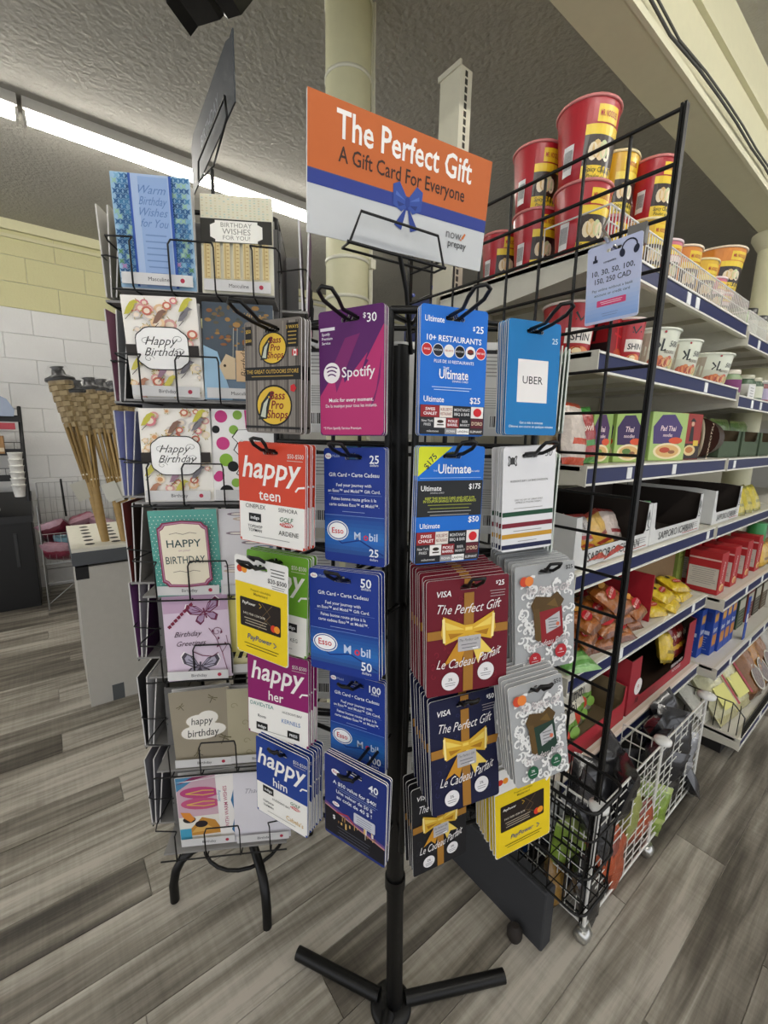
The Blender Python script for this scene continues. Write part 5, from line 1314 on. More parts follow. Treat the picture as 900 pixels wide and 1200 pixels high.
P = [(-.30, 0), (.24, 0), (.25, .05), (.21, .13), (.12, .18), (-.3, .19)]
m.add([(a, -.008, b) for a, b in P] + [(a, .008, b) for a, b in P], [tuple(range(6)), tuple(range(11, 5, -1))] + [(i, i + 6, (i + 1) % 6 + 6, (i + 1) % 6) for i in range(6)], '8f9bb0'); m.build('sign_board', 'cup_print', sgn)
a = Art(.009); a.T = Matrix.Rotation(R(90), 4, 'Z')
for x, c in ((-.22, '8f2430'), (-.12, 'c9cdd4'), (-.02, '8f2430'), (.07, '5a3a32')): a.pg([(x - .03, .01), (x + .03, .01), (x + .04, .08), (x, .15), (x - .035, .09)], c); a.ell(x, .12, .018, .02, 'b98a72', 10)
a.build('printed_front', 'cup_print', sgn)
def cup(x, y, z, h, r, lab, group=None, nst=1):
    t = MB()
    for k in range(nst):
        z0 = k * .022
        t.lathe([(r * .72, z0), (r, z0 + h), (r * 1.05, z0 + h + .001), (r * 1.05, z0 + h + .006), (r * .95, z0 + h + .004)], n=20, col='e9e8e2')
    o = t.build('paper_cup_stack' if nst > 1 else 'paper_cup', 'matte_paper', None, (x, y, z)); T(o, lab, 'cups', group); return o
for k in range(6):
    cup(-4.42, -.20, .90 + .05 * k, .09, .046, 'white paper cup in the front stack on the counter, ' + ('lowest', 'second from below', 'third from below', 'third from the top', 'second from the top', 'topmost')[k], 'paper cups on the counter')
nap = MB().box(-4.44, -.55, .80, -4.37, -.33, .815, 'dedbd2').box(-4.45, -.5, .815, -4.39, -.36, .82, 'c9c6bb').build('napkins', 'matte_paper', None); T(nap, 'white napkins lying on the counter edge', 'napkins')
lb_ = MB(); lb_.T = Matrix.Translation((-2.95, .75, .55)) @ Matrix.Rotation(R(20), 4, 'Z'); lb_.box(-.05, -.2, -.55, .05, .25, .33, '5a4fa0')

# ------------------------------------------------------------------ goods on the shelves
def wrap(a, rf):
    """bend flat artwork round an upright cup of radius rf(z)"""
    out = []
    for x, y, z in a.v:
        r_ = rf(z); ph = x / r_; rr = r_ + (-y)
        out.append((rr * math.sin(ph), -rr * math.cos(ph), z))
    a.v = out
    return a
def tub(x, y, z, r, h, style, lab, group, rz=62, taper=.78, squash=False):
    st = {'red': ('b3202c', 'f0d9c8'), 'yellow': ('e3b820', 'f0e2b0'), 'pink': ('d6788a', 'f3dfe2'), 'shin': ('b01c24', 'f0e0d8'), 'ramen500': ('dfe3cf', 'e8ecdc'), 'orange': ('e08a28', 'f2e2c8')}[style]
    rf = lambda zz: r * (taper + (1 - taper) * min(max(zz / h, 0), 1))
    n = 28
    def cf(t, i):
        if style == 'ramen500': return 'dfe3cf' if i > 1 else 'd2d3c0'
        return st[0]
    m = MB().lathe([(rf(0) * .9, 0), (rf(0), .004), (rf(h * .5), h * .5), (rf(h * .94), h * .94), (rf(h), h)], n=n, cf=cf)
    o = m.build('noodle_cup', 'cup_print', None, (x, y, z), (0, 0, R(rz))); T(o, lab, 'noodle cup', group)
    MB().lathe([(r * 1.0, h - .003), (r * 1.05, h - .003), (r * 1.06, h + .001), (r * 1.04, h + .004), (r * .9, h + .003), (0, h + .003)], n=n, col=st[1] if style != 'red' else 'd98a86', cap=False).build('lid', 'card_paper', o)
    a = Art(.0006)
    if style in ('red', 'yellow', 'orange', 'pink'):
        band = {'red': 'f0cf2a', 'yellow': 'f2dc50', 'orange': 'f0cf2a', 'pink': 'f3dfe2'}[style]
        for k in range(8):      # the picture panel, faceted so it bends smoothly
            x0 = r * (-.55 + .16 * k); x1 = x0 + r * .16
            a.rect(x0, h * .0 + .004, x1, h * .62, '2a1c16'); a.rect(x0, h * .0 + .004, x1, h * .20, band); a.rect(x0, h * .56, x1, h * .68, band)
            a.rect(x0, h * .70, x1, h * .90, 'f0cf2a' if 2 <= k <= 6 else st[0])
        for k in range(5):
            a.ell(r * (-.25 + .12 * k), h * (.36 + .03 * (k % 2)), r * .15, h * .11, ('e8d9b8', 'd9b878', 'e3c99a', 'c9d3a0', 'eadcc0')[k], 12)
        a.text('MR. NOODLES', r * .17, h * .765, h * .10, 'b3202c', 'c', .04, wmax=r * .66)
        a.text('Spicy Chicken', r * .05, h * .12, h * .085, '2a2a18', 'c', .02, .2, wmax=r * .95); a.text('Poulet épicé', r * .05, h * .045, h * .07, '2a2a18', 'c', .01, .2, wmax=r * .9)
        bx0 = -r * 1.22
        for k in range(3): a.rect(bx0 + k * r * .12, h * .14, bx0 + (k + 1) * r * .12, h * .50, 'eeecea')
        for k in range(9): a.rect(bx0 + r * .03 + k * r * .035, h * .22, bx0 + r * .045 + k * r * .035, h * .44, '1d1d1d')
    elif style == 'shin':
        for k in range(6): a.rect(r * (-.6 + .2 * k), h * .28, r * (-.4 + .2 * k), h * .55, 'efe9df')
        a.text('SHIN', 0, h * .33, h * .18, '1a1a1a', 'c', .05, wmax=r * .9); a.line([(-r * .3, h * .82), (-r * .1, h * .68), (r * .2, h * .84)], h * .04, '141414'); a.line([(-r * .3, h * .70), (r * .3, h * .72)], h * .03, '141414')
        a.ell(0, h * .13, r * .45, h * .1, 'e08a4a', 14); a.ell(-r * .1, h * .14, r * .2, h * .06, 'f0d9a8', 10)
    else:
        dk = '6f5f4a'
        for k in range(5): a.rect(r * (-1.5 + .16 * k), h * .08, r * (-1.34 + .16 * k), h * .9, 'b8ab96')
        a.line([(-r * .45, h * .72), (-r * .3, h * .60), (-r * .42, h * .50)], h * .045, '17211c'); a.line([(-r * .2, h * .76), (-r * .22, h * .48), (-r * .05, h * .50)], h * .05, '17211c')
        a.text('500', r * .30, h * .58, h * .20, '17211c', 'c', .01, .25, wmax=r * .5)
        a.text('NOODLE', r * .15, h * .42, h * .10, dk, 'c', .03, wmax=r * .5)
        for k in range(7): a.ell(r * (-.5 + .14 * k), h * (.18 + .03 * (k % 3)), r * .16, h * .13, ('b5502c', 'c96a3a', 'd98a50', 'a0402a', 'd9a870', 'c05a34', 'b8b06a')[k], 12)
        a.ell(-r * .2, h * .92, r * .05, h * .03, 'a8262c', 10)
    wrap(a, rf); a.build('printed_label', 'cup_print', o)
    return o
S1, S2, S3, S4, S5, S6 = 1.932, 1.674, 1.374, 1.067, .747, .402
GR = 'red noodle cups on the top shelf'
tub(-1.00, 1.24, S1, .062, .150, 'red', 'red noodle cup on the top shelf, farthest left and just right of the orange sign', GR)
tub(-.868, 1.235, S1, .068, .165, 'red', 'lower of the two stacked red noodle cups second from the left on the top shelf', GR)
tub(-.878, 1.235, S1 + .17, .070, .168, 'red', 'upper of the two stacked red noodle cups second from the left on the top shelf', GR)
tub(-.725, 1.235, S1, .074, .178, 'red', 'lower big red noodle cup with a large barcode at the middle of the top shelf', GR)
tub(-.732, 1.240, S1 + .183, .078, .188, 'red', 'topmost big red noodle cup, highest thing on the shelf', GR)
tub(-.90, 1.42, S1, .062, .16, 'red', 'red noodle cup in the second row between the two front stacks, lower one', GR)
tub(-.90, 1.42, S1 + .165, .062, .15, 'red', 'red noodle cup in the second row between the two front stacks, upper one', GR)
tub(-.745, 1.42, S1, .060, .16, 'red', 'slim red noodle cup standing behind the big red stack, lower one', GR)
tub(-.735, 1.42, S1 + .165, .060, .16, 'yellow', 'slim yellow banded noodle cup on the red one behind the big stack', GR)
tub(-.665, 1.50, S1, .058, .15, 'yellow', 'yellow noodle cup behind the shelf fence, under the rightmost red cup', 'yellow noodle cups behind the shelf fence')
tub(-.662, 1.505, S1 + .155, .062, .155, 'red', 'upper red noodle cup farthest right, just above the white shelf fence', GR)
for k, (y, r_, h, s, nm) in enumerate(((1.66, .055, .14, 'pink', 'pink lidded noodle cup right behind the hanging headphone card'), (1.80, .066, .155, 'orange', 'orange rimmed noodle bowl behind the fence left of the black post'), (1.97, .066, .155, 'yellow', 'yellow noodle bowl behind the fence just right of the black post'), (2.12, .055, .13, 'pink', 'pink lidded noodle bowl behind the fence, left of the tall orange bowl'))):
    tub(-.675, y, S1, r_, h, s, nm, 'yellow noodle cups behind the shelf fence')
tub(-.70, 2.24, S1, .07, .10, 'pink', 'pink lidded noodle bowl supporting the tall orange bowl', 'yellow noodle cups behind the shelf fence')
tub(-.70, 2.24, S1 + .106, .095, .155, 'orange', 'large orange and red noodle bowl standing highest at the far end of the fence', 'yellow noodle cups behind the shelf fence')
def jar(x, y, z, r, h, col, lidc, labc, lab, group):
    m = MB().lathe([(r * .95, 0), (r, .006), (r, h * .72), (r * .8, h * .82), (r * .8, h * .86)], n=20, col=col); o = m.build('jar', 'cup_print', None, (x, y, z), (0, 0, R(70))); T(o, lab, 'jar', group)
    MB().lathe([(r * .86, h * .84), (r * .86, h), (r * .82, h * 1.005), (0, h * 1.005)], n=20, col=lidc, cap=False).build('lid', 'cup_print', o)
    MB().lathe([(r * 1.005, h * .15), (r * 1.01, h * .16), (r * 1.01, h * .62), (r * 1.005, h * .63)], n=20, col=labc, cap=False).build('paper_label', 'card_paper', o)
    return o
for k, (y, c, l, p, nm) in enumerate(((2.46, '5d7a4a', '3a2b24', 'b7c9a0', 'green jar with a dark lid right of the tall orange bowl'), (2.60, '4d6b44', '2c2c2c', 'd9dccf', 'green jar with a black lid, second after the tall orange bowl'), (2.78, '9a8a5a', '3a3a3a', 'c9c7b0', 'amber jar with a dark lid on the top shelf of the middle bay'), (2.93, '8f4a3a', '2f5a3c', 'd9b0a0', 'red brown jar with a green lid on the top shelf of the middle bay'), (3.1, '6a6a3a', '22221e', 'c9c07a', 'olive jar with a dark lid on the top shelf near the cream column'))):
    jar(-.66, y, S1 if y < 2.36 else 1.902, .042, .14, c, l, p, nm, 'jars on the top shelf')
# second shelf
tub(-.745, 1.26, S2, .075, .150, 'shin', 'wide red noodle bowl at the near end of the second shelf', 'cups on the second shelf')
def pbox(name, x1, y0, y1, z, h, dep, col, art, lab, cat, group, rot=0, tilt=0, m='card_paper', side=None):
    """printed box whose front faces the aisle; local front = -y turned to +x"""
    wd = y1 - y0; b = MB().bbox(-wd / 2, 0, 0, wd / 2, dep, h, col, .0012)
    o = b.build(name, m, None, (x1, (y0 + y1) / 2, z), (R(-tilt), 0, R(90 + rot)))
    a = Art(.0004); art(a, wd, h)
    if a.v: a.build('printed_front', m, o)
    if side:
        s = Art(.0004); side(s, dep, h); s.build('printed_side', m, o, (-wd / 2, dep / 2, 0), (0, 0, R(-90)))
    T(o, lab, cat, group); return o
def p_shinblk(a, W, H): a.line([(-W * .35, H * .8), (W * .3, H * .84)], H * .06, 'c22a30'); a.line([(-W * .2, H * .65), (W * .35, H * .6)], H * .05, 'c22a30'); a.line([(0, H * .95), (W * .02, H * .1)], H * .07, 'c22a30'); a.ell(W * .1, H * .2, W * .3, H * .14, 'b04a2a', 12)
pbox('noodle_box', -.66, 1.345, 1.425, S2, .13, .10, '8f1a20', p_shinblk, 'dark red noodle pack with black brush strokes on the second shelf', 'noodles', None, side=lambda a, W, H: (a.rect(-W * .45, H * .1, W * .45, H * .45, '1a1414'), a.line([(-W * .3, H * .7), (W * .3, H * .8)], H * .08, '141414'), a.line([(W * .05, H * .95), (0, H * .5)], H * .07, '141414')))
tub(-.665, 1.455, S2, .050, .130, 'shin', 'slim red and white noodle cup on the second shelf, left of the pale green bowls', 'cups on the second shelf')
tub(-.675, 1.66, S2, .082, .128, 'ramen500', 'left of the three pale green noodle bowls, behind the black post', 'pale green noodle bowls on the second shelf')
tub(-.675, 1.90, S2, .072, .128, 'ramen500', 'middle of the three pale green noodle bowls on the second shelf', 'pale green noodle bowls on the second shelf')
tub(-.70, 1.97, S2, .035, .08, 'ramen500', 'small dark green tub behind the pale green bowls', 'pale green noodle bowls on the second shelf')
tub(-.690, 2.24, S2, .098, .122, 'ramen500', 'right and widest of the pale green noodle bowls, with a red picture', 'pale green noodle bowls on the second shelf')
for k, (y, c, l, p, nm) in enumerate(((2.47, '8fa57a', 'cfc9b8', '7a3a6a', 'jar with a purple label beside the widest pale green bowl'), (2.70, '3a5a3a', 'b9b8a0', 'd9d9d0', 'dark green jar on the second shelf of the middle bay, left one'), (2.84, '35553a', 'b9b8a0', 'cfd3c0', 'dark green jar on the second shelf of the middle bay, second one'), (2.98, '8a4a4a', 'a8a8a0', 'b0a8c0', 'dull red jar on the second shelf of the middle bay'), (3.12, '4a5a8a', 'b9b9b9', 'c9d0dd', 'blue jar on the second shelf of the middle bay'), (3.28, '7a3030', '303030', 'd0c8a8', 'dark red jar on the second shelf, farthest one'))):
    jar(-.66, y, S2 if y < 2.36 else 1.647, .050, .115, c, l, p, nm, 'jars on the second shelf')
pbox('price_card', -.60, 2.56, 2.66, 1.647, .06, .003, 'e9e9e6', lambda a, W, H: a.greek(-W * .3, H * .8, W * .3, 4, .012, .003, '8a8a88'), 'white price card standing before the dark green jars', 'price card', None)
# third shelf
def p_bowlbox(c1, c2, t):
    def f(a, W, H):
        a.pg([(-W * .42, H * .35), (W * .3, H * .35), (W * .36, H * .7), (W * .1, H * .96), (-W * .25, H * .94), (-W * .46, H * .7)], c1)
        a.text(t, -W * .04, H * .62, H * .15, 'f0d8d8', 'c', .03, .2, wmax=W * .6); a.text('noodles', -W * .04, H * .50, H * .10, 'f0d8d8', 'c', .02, .2, wmax=W * .5)
        a.ell(W * .0, H * .2, W * .40, H * .17, 'e8d9b0', 20); a.ell(0, H * .2, W * .33, H * .13, 'd9b070', 18); a.ell(-W * .08, H * .22, W * .15, H * .06, c2, 12); a.ell(W * .12, H * .18, W * .1, H * .04, '8a5a3a', 10)
        a.ell(W * .2, H * .42, W * .2, H * .07, 'd9542c', 12)
    return f
gb = 'noodle boxes on the third shelf'
pbox('noodle_box', -.66, 1.30, 1.42, S3, .155, .07, '8fae5a', p_bowlbox('4a2a5a', '6d8f3a', 'Thai'), 'green and purple noodle box on the third shelf, nearest', 'noodles', gb, side=p_bowlbox('4a2a5a', '6d8f3a', 'Thai'))
pbox('noodle_box', -.65, 1.46, 1.60, S3, .16, .07, 'a3bf6a', p_bowlbox('3a2a55', '5a7a3a', 'Thai'), 'green and purple noodle box half behind the black post', 'noodles', gb, rot=-14, side=p_bowlbox('3a2a55', '5a7a3a', 'Thai'))
pbox('noodle_box', -.64, 1.72, 1.93, S3, .175, .06, 'a9c476', p_bowlbox('4a3a70', 'b5482c', 'Pad Thai'), 'light green noodle box with a purple badge right of the black post', 'noodles', gb, rot=-12, side=lambda a, W, H: a.rect(-W * .4, H * .05, W * .4, H * .5, '8aa85c'))
def p_redbox(a, W, H):
    a.rect(-W * .5 + .002, 0.002, W * .5 - .002, H * .35, '2a1f1a'); a.ell(0, H * .2, W * .3, H * .12, 'e0c890', 16); a.ell(-W * .02, H * .21, W * .2, H * .07, 'c07a3a', 12)
    a.pg([(-W * .1, H * .4), (W * .12, H * .4), (W * .08, H * .72), (-W * .06, H * .72)], '1d1715'); a.ell(W * .01, H * .78, W * .08, H * .05, 'd9b090', 12); a.pg([(-W * .14, H * .83), (W * .16, H * .83), (W * .04, H * .90), (-W * .03, H * .90)], '1d1715'); a.rect(W * .14, H * .3, W * .4, H * .42, 'e0c040')
pbox('noodle_box', -.64, 1.97, 2.13, S3, .18, .05, '9c3128', p_redbox, 'red noodle box with a small black figure in a hat', 'noodles', gb, rot=-6)
cyl = empty('bowl_package', (-.70, 2.20, S3), 0); T(cyl, 'dark brown bowl pack with a round noodle picture lying on its side', 'noodles', None)
b = MB(); b.T = Matrix.Translation((0, 0, .088)) @ Matrix.Rotation(R(90), 4, 'X') @ Matrix.Rotation(0, 4, 'Z')
b.lathe([(.075, -.18), (.088, -.06)], n=26, col='3a1f18'); b.build('bowl_body', 'cup_print', cyl, (0, .04, 0))
b = MB(); b.T = Matrix.Translation((0, .11, .088)) @ Matrix.Rotation(R(-60), 4, 'Z') @ Matrix.Rotation(R(90), 4, 'X')
b.lathe([(.088, -.008), (.088, .0), (0, .001)], n=26, col='d9cdb0', cap=False); b.lathe([(.078, .0015), (0, .0018)], n=24, col='c98a50', cap=False); b.lathe([(.05, .0022), (0, .0024)], 0.01, .01, n=16, col='e0b890', cap=False); b.lathe([(.02, .0028), (0, .003)], -.03, -.02, n=12, col='a33c2c', cap=False)
b.build('bowl_lid', 'cup_print', cyl)
a = Art(.001); a.text('TONKOTSU', 0, .07, .028, 'c9b090', 'c', .02, rot=R(80)); a.build('lettering', 'cup_print', cyl, (.088, -.01, .0), (0, 0, R(90)))
pouch('noodle_bag', (-.66, 1.175, S3 + .088), (R(-14), R(4), R(84)), .10, .05, .18, 'd9ccc0', 'c94a2a', 'white and orange noodle bag leaning at the near end of the third shelf', 'bag', 'bags on the third shelf', seed=3)
pouch('noodle_bag', (-.67, 1.245, S3 + .082), (R(-10), R(-6), R(78)), .11, .05, .165, 'a02a26', '3f8f3a', 'red and green noodle bag on the third shelf behind the white one', 'bag', 'bags on the third shelf', seed=4, txt='Bowl', tc='f0e0d0')
pouch('noodle_bag', (-.72, 1.21, S3 + .08), (R(-12), R(0), R(60)), .12, .05, .16, 'c9b58a', '8a3a28', 'beige noodle bag deeper on the third shelf', 'bag', 'bags on the third shelf', seed=5)
def carton(x0, x1, y0, y1, z, h, lip, col, inner, lab, text=None, tc='2a2a2a', cut=.03, logo=None, ch=None, group='open display cartons', m='matte_paper', name='display_carton', ts=.03):
    o = empty(name, (x1, (y0 + y1) / 2, z)); T(o, lab, 'carton', group)
    d, wd = x1 - x0, y1 - y0; t = .004
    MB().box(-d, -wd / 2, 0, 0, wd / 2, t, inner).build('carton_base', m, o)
    for s in (-1, 1):
        b = MB(); P = [(-d, 0), (0, 0), (0, h * .96), (-d * .2, h), (-d, h)]
        y0_, y1_ = (s * wd / 2, s * (wd / 2 - t)); n = 5
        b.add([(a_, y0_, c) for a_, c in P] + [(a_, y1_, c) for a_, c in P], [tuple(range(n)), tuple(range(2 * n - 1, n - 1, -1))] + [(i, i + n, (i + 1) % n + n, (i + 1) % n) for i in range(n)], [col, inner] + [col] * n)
        b.build('carton_side', m, o)
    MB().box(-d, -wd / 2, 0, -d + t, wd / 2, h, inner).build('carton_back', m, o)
    fr = Art(0); P = [(-wd / 2, 0), (wd / 2, 0), (wd / 2, h * .96), (wd / 2 - cut, h * .96), (wd / 2 - cut - .008, lip + .012), (wd / 2 - cut - .02, lip), (-wd / 2 + cut + .02, lip), (-wd / 2 + cut + .008, lip + .012), (-wd / 2 + cut, h * .96), (-wd / 2, h * .96)]
    fr.T = Matrix.Rotation(R(90), 4, 'Z')
    fr.pg(P, col)
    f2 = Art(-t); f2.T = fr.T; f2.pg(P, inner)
    f2.v += fr.v; nb = len(f2.v) - len(fr.v); f2.f += [tuple(i + nb for i in f) for f in fr.f]; f2.c += fr.c; f2.s += fr.s
    f2.build('carton_front', m, o)
    a = Art(.0012); a.T = Matrix.Rotation(R(90), 4, 'Z')
    if text: a.text(text, -wd * .0, lip * .25, ts, tc, 'c', .0, 0, wmax=wd * .7)
    if logo: logo(a, wd, h, lip)
    if a.v: a.build('lettering', m, o)
    return o
def sap(a, wd, h, lip):
    for s in (-1,):
        x = wd / 2 - .022
        a.line([(x - .012, h * .62), (x, h * .82), (x + .012, h * .6)], .004, '2f3a3c'); a.line([(x, h * .78), (x - .004, h * .5), (x + .012, h * .42)], .004, '2f3a3c'); a.rect(x - .012, h * .38, x + .012, h * .40, '2f3a3c')
    a.rect(wd * .12, lip * .15, wd * .46, lip * .2, 'a8433a'); a.greek(wd * .1, lip * .75, wd * .46, 3, .008, .002, '7a7a78')
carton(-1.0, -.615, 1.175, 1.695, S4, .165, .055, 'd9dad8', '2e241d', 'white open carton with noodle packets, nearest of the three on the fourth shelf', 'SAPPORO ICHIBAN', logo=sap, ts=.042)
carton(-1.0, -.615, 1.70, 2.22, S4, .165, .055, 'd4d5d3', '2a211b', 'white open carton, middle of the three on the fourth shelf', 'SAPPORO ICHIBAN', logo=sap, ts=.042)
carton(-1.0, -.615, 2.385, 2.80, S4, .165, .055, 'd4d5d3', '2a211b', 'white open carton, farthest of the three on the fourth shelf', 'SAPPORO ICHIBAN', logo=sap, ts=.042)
b = MB().lathe([(.030, 0), (.030, .10), (.012, .13), (.012, .15)], n=16, col='3f9a4a').build('green_bottle', 'cup_print', None, (-.66, 1.76, S4 + .006)); T(b, 'bright green bottle standing in the middle white carton', 'bottle')
g = random.Random(21)
for k, (y, c, c2, t) in enumerate(((1.26, 'c9c6c2', '8f1f28', 'KHRE'), (1.36, 'b8b3b0', 'a5282c', 'KHRE'), (1.47, 'd9b05a', 'a03a2a', None), (1.56, 'cdbfb5', '8f2a2a', None), (1.31, 'd9a03a', 'b03a26', None), (1.42, 'e0b24a', 'a83224', None))):
    pouch('noodle_packet', (-.70 + .03 * (k > 3) - .0 * k, y, S4 + .075 - .035 * (k > 3)), (R(-25 if k < 4 else -70), R(g.uniform(-12, 12)), R(90 + g.uniform(-14, 14))), .12, .04, .13, c, c2, ('silver noodle packet with red trim, near end of the white carton', 'silver noodle packet in the white carton, second one', 'yellow and red noodle packet at the back of the white carton', 'pale noodle packet at the far end of the white carton', 'orange noodle packet lying at the front of the white carton', 'yellow noodle packet lying flat at the front of the white carton')[k], 'packet', 'packets in the white carton', seed=k + 40, txt=t, tc='3a3a3a')
for k in range(5):
    pouch('noodle_packet', (-.64 - .02 * (k % 2), 2.86 + .075 * k, S4 + .07), (R(-22), R(g.uniform(-8, 8)), R(84)), .09, .03, .15, 'c9b83a', '8f8a2a', 'yellow green packet right of the white cartons, %s from the left' % ('first', 'second', 'third', 'fourth', 'fifth')[k], 'packet', 'yellow packets right of the white cartons', seed=k + 60)
for k, (y0, y1) in enumerate(((2.42, 2.72), (2.76, 3.06), (3.10, 3.4))):
    carton(-1.0, -.64, y0, y1, 1.374, .13, .075, '4a5a44', '6a5a44', 'green cardboard display tray on the third shelf, %s' % ('nearest', 'middle', 'farthest')[k], group='green trays on the third shelf', m='cardboard')
    pouch('noodle_bag', (-.78, (y0 + y1) / 2, 1.374 + .11), (R(-8), 0, R(84)), .2, .06, .17, '6f8f4a', '9fb06a', 'green bag standing in the %s green tray' % ('nearest', 'middle', 'farthest')[k], 'bag', 'green bags in the green trays', seed=70 + k)
# fifth shelf
k = 0
for ly, lz in ((0, 0), (1, 0), (2, 0), (3, 0), (0, 1), (1, 1), (2, 1), (3, 1), (0, 2), (1, 2), (2, 2), (1, 3)):
    o = pouch('noodle_packet', (-.66 + .012 * ((k * 7) % 3), 1.31 + .125 * ly + .02 * (lz % 2), S5 + .026 + .050 * lz), (R(-64 + g.uniform(-8, 8)), R(g.uniform(-6, 6)), R(90 + g.uniform(-16, 16))), .12, .045, .11, 'a05c20', '6f3a14',
              'orange noodle packet in the pile on the fifth shelf, %s column, %s layer' % (('nearest', 'second', 'third', 'farthest')[ly], ('bottom', 'second', 'third', 'top')[lz]), 'packet', 'orange noodle packets piled on the fifth shelf', seed=80 + k)
    a = Art(.024); a.ell(0, -.004, .048, .017, 'c22030', 18, .12); a.text('MR. NOODLES', 0, -.009, .014, 'f6e9e0', 'c', .03, .2, wmax=.08, slope=.1); a.ell(.0, .032, .03, .010, 'd9a04a', 12); a.build('label', 'cup_print', o); k += 1
for k2 in range(6):
    pouch('noodle_packet', (-.80, 1.24 + .13 * (k2 % 4), S5 + .03 + .06 * (k2 // 4)), (R(-60), 0, R(90)), .12, .05, .11, 'a8642a', '7a4018', 'orange noodle packet in the back row of the pile, %s, %s layer' % (('nearest', 'second', 'third', 'farthest')[k2 % 4], ('bottom', 'upper')[k2 // 4]), 'packet', 'orange noodle packets in the back row', seed=140 + k2)
pouch('noodle_packet', (-.625, 1.25, S5 + .02), (R(-75), 0, R(70)), .13, .03, .12, '6fae5a', '9fd08a', 'light green packet lying at the near end of the fifth shelf', 'packet', None, seed=150)
rd = MB().box(-.90, 1.80, S5, -.615, 1.806, S5 + .19, 'a3202c').build('divider_board', 'card_paper'); T(rd, 'red cardboard divider between orange and yellow packets', 'divider')
for k, (x, y, z, rz) in enumerate(((-.655, 1.90, .022, 80), (-.64, 2.02, .024, 100), (-.67, 2.10, .024, 84), (-.66, 2.00, .062, 95), (-.66, 2.20, .024, 90), (-.665, 2.17, .066, 78))):
    o = pouch('noodle_packet', (x, y, S5 + z), (R(-72), R(g.uniform(-8, 8)), R(rz)), .13, .042, .11, 'dcbf2c', 'c9a820', 'yellow noodle packet on the fifth shelf, %s' % ('next to the red divider', 'second from the red divider', 'third from the red divider', 'lying on top near the red divider', 'nearest the brown box', 'lying on top near the brown box')[k], 'packet', 'yellow noodle packets on the fifth shelf', seed=160 + k)
    a = Art(.023); a.ell(0, -.005, .036, .012, 'b3202c', 16, .12); a.text('MR. NOODLES', 0, -.009, .010, 'f6e9e0', 'c', .03, .2, wmax=.06, slope=.1); a.ell(-.03, .02, .013, .011, '2a2420', 12); a.build('label', 'cup_print', o)
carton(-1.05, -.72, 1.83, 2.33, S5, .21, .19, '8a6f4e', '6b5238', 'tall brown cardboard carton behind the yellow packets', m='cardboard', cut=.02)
# lower bays: red and blue boxes
def p_red(a, W, H):
    a.rect(-W * .46, H * .12, W * .46, H * .62, 'cfc8bc'); a.greek(-W * .4, H * .58, W * .4, 8, H * .05, H * .012, '8f8a84'); a.rect(-W * .5 + .001, H * .80, W * .5 - .001, H * .84, 'e0b8b0')
def p_red2(a, W, H):
    a.text('Cookies', -W * .05, H * .25, W * .32, 'f0e0dc', 'l', .03, .2, rot=R(80), wmax=H * .6); a.ell(0, H * .15, W * .3, H * .09, 'e3c08a', 14); a.ell(W * .1, H * .12, W * .2, H * .06, 'c98a4a', 12)
for k, (y0, nm) in enumerate(((2.42, 'nearest'), (2.62, 'second'), (2.84, 'third'), (3.06, 'fourth'))):
    pbox('biscuit_box', -.56, y0, y0 + .10, .737, .20, .13, 'b02a2e', p_red2, 'red biscuit box on the deep shelf, %s from the near end' % nm, 'box', 'red biscuit boxes', side=p_red)
for k in range(2):
    pbox('biscuit_box', -.70, 2.50 + .28 * k, 2.62 + .28 * k, .737, .22, .12, 'b9282c', p_red2, 'red biscuit box in the back row, %s' % ('nearer', 'farther')[k], 'box', 'red biscuit boxes', side=p_red)
pbox('green_box', -.72, 2.38, 2.46, .737, .24, .2, '8a9a4a', lambda a, W, H: a.greek(-W * .3, H * .8, W * .3, 3, .02, .006, '5a6a2a'), 'olive green carton beside the red biscuit boxes', 'box', None, side=lambda a, W, H: a.rect(-W * .3, H * .4, W * .3, H * .6, '6f7d34'))
for k in range(3):
    pouch('snack_bag', (-.57, 3.20 + .11 * k, .737 + .075), (R(-10), 0, R(86)), .11, .05, .15, ('d9b03a', 'c9962f', 'd9c050')[k], '8f6a1f', 'yellow snack bag right of the red boxes, %s' % ('left', 'middle', 'right')[k], 'bag', 'yellow snack bags', seed=180 + k)
cn = MB().lathe([(.045, 0), (.045, .10)], n=18, col='2f8f4a').build('green_tin', 'cup_print', None, (-.60, 3.16, .90)); T(cn, 'green topped tin above the yellow snack bags', 'tin')
bpb = [pbox('ramen_box', -.60, 3.0 + .2 * k, 3.16 + .2 * k, 1.067, .13, .2, ('7a1f24', '3a2a22', '8f7a2a')[k], lambda a, W, H: a.rect(-W * .4, H * .3, W * .4, H * .6, 'c9b090'), '%s box stacked on the fourth shelf far along the aisle' % ('dark red', 'dark brown', 'ochre')[k], 'box', 'boxes far along the fourth shelf') for k in range(3)] if False else []
def p_blue(a, W, H):
    for i in range(3):
        a.ell(W * (-.25 + .22 * i), H * .78, W * .13, H * .10, 'd9a04a', 14); a.ell(W * (-.2 + .22 * i), H * .30, W * .17, H * .13, 'c9853a', 14)
    a.text('Butter', 0, H * .48, H * .14, 'e9eef6', 'c', .03, .2, wmax=W * .7)
def p_blue2(a, W, H):
    a.rect(-W * .42, H * .70, W * .42, H * .9, '223a86'); a.rect(-W * .42, H * .42, W * .42, H * .50, 'c9d3e6'); a.greek(-W * .4, H * .36, W * .4, 6, H * .05, H * .012, '9fb0d6')
